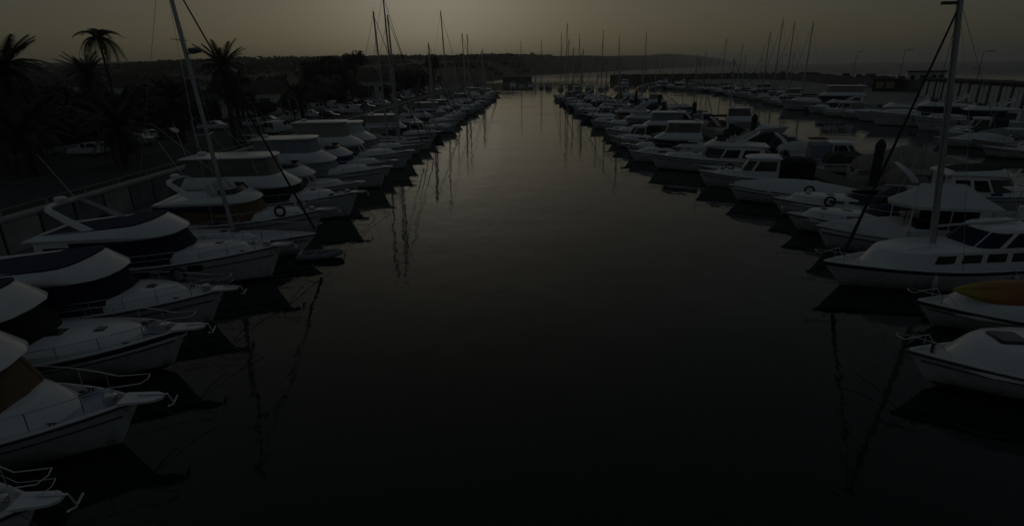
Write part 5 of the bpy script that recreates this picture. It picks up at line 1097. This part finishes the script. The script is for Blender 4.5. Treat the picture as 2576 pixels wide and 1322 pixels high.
while Y < 200:
    kind, hm = pick(OV, Y, KR[i % len(KR)]); cv = CR[(i*3+i//6) % len(CR)]; det = 1 if Y < 90 else 0
    if Y < 150: lab = DESC[kind].format(c=CN[cv]) + ', ' + (ORD[i] if i < 20 else 'twenty-%s' % ORD[i-20]) + ' past the black-glass yacht, right row'; grp = 'boats in the right row'
    else: lab = {'fly': 'distant white flybridge boat', 'express': 'distant low white speedboat', 'pilot': 'distant white wheelhouse boat', 'tarp': 'distant covered boat', 'sail': 'distant white sailboat with bare mast'}[kind] + ' at the far end of the right row'; grp = 'far end of the right row: ' + kind
    d = dims(kind, rg); nm, ct = NM[kind]
    b = RB(nm, lab, ct, Y, bow=12.3-(Y-60)*.018+rg.uniform(-.9, .7), head=rg.uniform(162, 172), det=det, group=grp, hullmat=rg.choice(['gelcoat', 'gelcoat', 'gelcoat_cream', 'gelcoat_old', 'gelcoat_blue', 'gelcoat_dark']) if kind not in ('fly',) else 'gelcoat', **d)
    make(b, kind, cv, rg, hm); Y += d['B']+rg.uniform(.6, 1.2); i += 1

# ---- back row behind the pontoon (bows to the far channel)
def KBk(name, label, cat, Y, stern=29.2, head=-14, L=9., seed=0, **k): return Boat(name, label, cat, stern, Y, R(head), L=L, seed=seed+int(Y*10)+9, **k)
b = KBk('motor_yacht', 'white trawler yacht with row of dark wheelhouse windows and black flybridge canvas, right edge', 'boat', 40.5, stern=28.2, L=10, B=3.6, z0=1.1, z1=1.5, group='boats behind the pontoon')
b.hull(.2); b.fly('glass', x_ws=.60, visor=.8, flycover='canvas_black', arch=False, hs_=1.35); b.fenders(2)
b = KBk('covered_boat', 'large motorboat under a peaked beige cover behind the dark pile', 'boat', 50.0, stern=28.9, head=-16, L=10.5, B=3.6, z0=1.2, z1=1.5, group='boats behind the pontoon')
b.hull(.3); b.mound(.02, .9, lambda q: .35+1.75*max(0, 1-abs(q-.40)/.55)**.9, 'canvas_beige')
for (yy, st, kind, cv, lab, hm) in ((31.5, 28.5, 'tarp', 'canvas_grey', 'small boat under a grey tarpaulin by the pontoon at the right edge', 'gelcoat'), (35.4, 28.4, 'open', 'canvas_white', 'small open boat with white awning next to the trawler yacht', 'gelcoat'), (27.4, 28.6, 'express', 'canvas_blue', 'speedboat with blue cover at the right edge by the pontoon', 'gelcoat_blue'), (23.2, 28.6, 'fly', 'canvas_black', 'flybridge boat with black cover cut by the right edge', 'gelcoat'),
        (45.3, 28.8, 'express', 'canvas_beige', 'white boat with beige cockpit cover between trawler yacht and peaked cover', 'gelcoat'), (55.2, 28.9, 'express', 'canvas_green', 'boat with dark green cover behind the peaked beige cover', 'gelcoat'),
        (58.4, 28.7, 'pilot', 'canvas_grey', 'wheelhouse boat with grey canvas between green cover and red awning', 'gelcoat_old'), (61.6, 28.6, 'open', 'canvas_red', 'open boat with dull red awning beside the second channel', 'gelcoat'), (64.2, 28.4, 'tarp', 'canvas_white', 'small boat under a pale tarpaulin next to the red awning', 'gelcoat'), (67.3, 28.6, 'express', 'canvas_navy', 'blue hulled speedboat with navy cover beside the second channel', 'gelcoat_blue'), (71.4, 28.6, 'tarp', 'canvas_black', 'boat bulging under a black tarpaulin beside the second channel', 'gelcoat_dark')):
    d = dims(kind, rg); nm, ct = NM[kind]; b = KBk(nm, lab, ct, yy, stern=st, head=rg.uniform(-18, -10), det=1, hullmat=hm, group='boats behind the pontoon', **d); make(b, kind, cv, rg)
KK = ['express', 'open', 'tarp', 'fly', 'express', 'sail', 'pilot', 'open', 'express', 'tarp', 'sail', 'express', 'fly', 'pilot']
Y = 75.5; i = 0
while Y < 180:
    kind = KK[i % len(KK)]; cv = CR[(i*5+i//4+2) % len(CR)]
    if Y < 130: lab = DESC[kind].format(c=CN[cv]) + ', ' + ORD[i] + ' past the black tarpaulin, behind the pontoon'; grp = 'boats behind the pontoon'
    else: lab = {'fly': 'distant white flybridge boat', 'express': 'distant low white speedboat', 'pilot': 'distant white wheelhouse boat', 'tarp': 'distant covered boat', 'sail': 'distant white sailboat with bare mast', 'open': 'distant small open motorboat'}[kind] + ' on the far side of the pontoon'; grp = 'far side of the pontoon: ' + kind
    d = dims(kind, rg, .84); nm, ct = NM[kind]
    b = KBk(nm, lab, ct, Y, stern=28.4-(Y-75)*.018, head=rg.uniform(-18, -8), det=0, group=grp, hullmat=rg.choice(['gelcoat', 'gelcoat_cream', 'gelcoat_old', 'gelcoat_blue']) if kind != 'fly' else 'gelcoat', **d)
    make(b, kind, cv, rg); Y += d['B']+rg.uniform(.8, 1.6); i += 1

# ---- far row along the breakwater quay (bows to the second channel)
def FB(name, label, cat, Y, bow=58.5, head=160, L=12., seed=0, **k):
    h = R(head); return Boat(name, label, cat, bow-L*cos(h), Y-L*sin(h), h, L=L, seed=seed+int(Y*10)+3, **k)
b = FB('open_motorboat', 'small boat with white peaked awning on red posts near the right edge', 'boat', 68.5, bow=53, L=6.5, B=2.5, z0=.8, z1=1.1, det=1, head=158, group='boats along the breakwater'); b.hull(.5); b.console(top='canvas_white'); b.outboard()
b = FB('open_motorboat', 'pale blue grey open boat at the right edge behind the peaked awning', 'boat', 62.5, bow=49.5, L=6.2, B=2.4, z0=.8, z1=1.1, det=1, head=158, group='boats along the breakwater'); b.hull(.5); b.console(); b.outboard('gelcoat')
b = FB('covered_boat', 'grey tarpaulin covered boat at the right edge of the far row', 'boat', 74.0, bow=57, L=8, B=2.8, z0=.9, z1=1.2, det=1, head=158, group='boats along the breakwater'); b.hull(.3); b.mound(.02, .9, lambda q: .3+.7*sin(pi*q), 'canvas_grey')
for yy, bw, kd, cv, lab in ((65.5, 54.5, 'open', 'canvas_grey', 'small open boat with grey awning beside the white peaked awning'), (71.5, 50.5, 'tarp', 'canvas_white', 'small boat under a pale tarpaulin out in the second channel'), (78.5, 56, 'express', 'canvas_black', 'low speedboat with black cover near the big far yachts'), (82.5, 59.5, 'pilot', 'canvas_navy', 'wheelhouse boat with navy canvas next to the nearest big far yacht'), (58.5, 51, 'express', 'canvas_beige', 'speedboat with beige cover nearest the right edge, second channel')):
    d = dims(kd, random.Random(int(yy)), .9); nm, ct = NM[kd]; b = FB(nm, lab, ct, yy, bow=bw, head=158, det=1, group='boats along the breakwater', **d); make(b, kd, cv, random.Random(int(yy)))
for (yy, bw, Ln, cv, lab, vz, enc) in ((88.5, 58.8, 14.5, 'canvas_navy', 'white motor yacht with navy windscreen cover, nearest of the three big far yachts', .9, None), (97.5, 57.4, 16, 'canvas_navy', 'large white motor yacht with rounded roof, middle one of the big far yachts', 1.0, None),
        (133.0, 57.8, 19, 'canvas_navy', 'largest white motor yacht with tall beige flybridge box, bow towards the second channel', 1.0, 1.1)):
    b = FB('motor_yacht', lab, 'boat', yy, bow=bw, head=156, L=Ln, B=Ln*.29, z0=1.5, z1=2.2, rake=1.8, det=1, group='boats along the breakwater'); b.hull(.2)
    b.fly(cv, x_ws=.62, visor=vz, arch=enc is None, enc=enc, encmat='canvas_beige', hs_=1.6, trunk_h=.5); b.railing(.45, .6, n=5); b.fenders(2, 'fender_blue')
    for t_ in (.45, .62): b.P('porthole', MB().tube([b.sheer(t_, -.06, -.3, 1), b.sheer(t_, -.06, -.95, 1)], .11, 8), 'rubber')
KF = ['fly', 'express', 'open', 'pilot', 'fly', 'tarp', 'express', 'express', 'sail', 'fly', 'open', 'sail', 'pilot', 'express', 'sail', 'fly', 'sail', 'fly', 'express', 'sail', 'fly']
def far_row(y0, y1, where, grp0, lim):
    global i
    Y = y0; k = 0
    while Y < y1:
        kind, hm = pick(OV, Y, KF[i % len(KF)]); cv = CR[(i*3+i//5+1) % len(CR)]; d = dims(kind, rg, 1.12 if Y < 140 else .98); nm, ct = NM[kind]
        if k < lim: lab = DESC[kind].format(c=CN[cv]) + ', ' + ORD[k] + ' ' + where; grp = 'boats along the breakwater'
        else: lab = {'fly': 'distant white flybridge boat', 'express': 'distant low white speedboat', 'pilot': 'distant white wheelhouse boat', 'tarp': 'distant covered boat', 'sail': 'distant white sailboat with bare mast', 'open': 'distant small open motorboat'}[kind] + ' at the far end of the breakwater row'; grp = grp0 + kind
        b = FB(nm, lab, ct, Y, bow=interp([(104, 58), (135, 60), (160, 65), (225, 70), (266, 63), (300, 60)], Y)+rg.uniform(-1.5, 1.5), head=rg.uniform(156, 164), det=0, group=grp, hullmat=rg.choice(['gelcoat', 'gelcoat', 'gelcoat_old', 'gelcoat_blue', 'gelcoat_cream']) if kind != 'fly' else 'gelcoat', **d)
        make(b, kind, cv, rg, hm); Y += d['B']+rg.uniform(.8, 1.6); i += 1; k += 1
i = 0
OV = [(142, 17.5), (160, 18.5), (166, 20), (171, 17), (206, 15), (221, 17.5), (238, 14)]
far_row(104.5, 128, 'beyond the middle big yacht, far row', 'x', 20)
far_row(140.5, 300, 'beyond the largest yacht, far row', 'far end of the breakwater row: ', 20)
# ---- boats at the far cross pontoon in front of the pier building
Xp = -6.0; i = 0
while Xp < 58:
    kind = ['fly', 'sail', 'express', 'sail', 'fly', 'sail', 'pilot', 'sail'][i % 8]; d = dims(kind, rg); nm, ct = NM[kind]; cv = CR[i % 8]
    yy = 300 if Xp < 15 else 262+rg.uniform(0, 24)
    b = Boat(nm, {'fly': 'distant white flybridge boat', 'express': 'distant low white speedboat', 'pilot': 'distant white wheelhouse boat', 'sail': 'distant sailboat with bare mast'}[kind] + ' across the far end of the channel', ct, Xp, yy, R(-88+rg.uniform(-6, 6)), seed=int(Xp*7)+900, det=0, group='moored across the far end of the channel: '+kind, **d)
    make(b, kind, cv, rg, rg.uniform(14, 24)); Xp += d['B']+rg.uniform(.9, 2.2); i += 1
# ------------------------------------------------------------------ haze: the evening air over the whole harbour
hz = MB().box(-9000, 9000, -1500, 11000, -5, 112).build('haze', 'gelcoat', smooth=0); hz.data.materials.clear(); hz['kind'] = 'stuff'
m = bpy.data.materials.new('haze'); m.use_nodes = True; t = m.node_tree; t.nodes.clear()
v = t.nodes.new('ShaderNodeVolumePrincipled'); oo = t.nodes.new('ShaderNodeOutputMaterial')
v.inputs['Color'].default_value = (0.98, 0.98, 0.98, 1); v.inputs['Density'].default_value = 0.00024; v.inputs['Anisotropy'].default_value = 0.65
t.links.new(v.outputs[0], oo.inputs['Volume']); hz.data.materials.append(m)
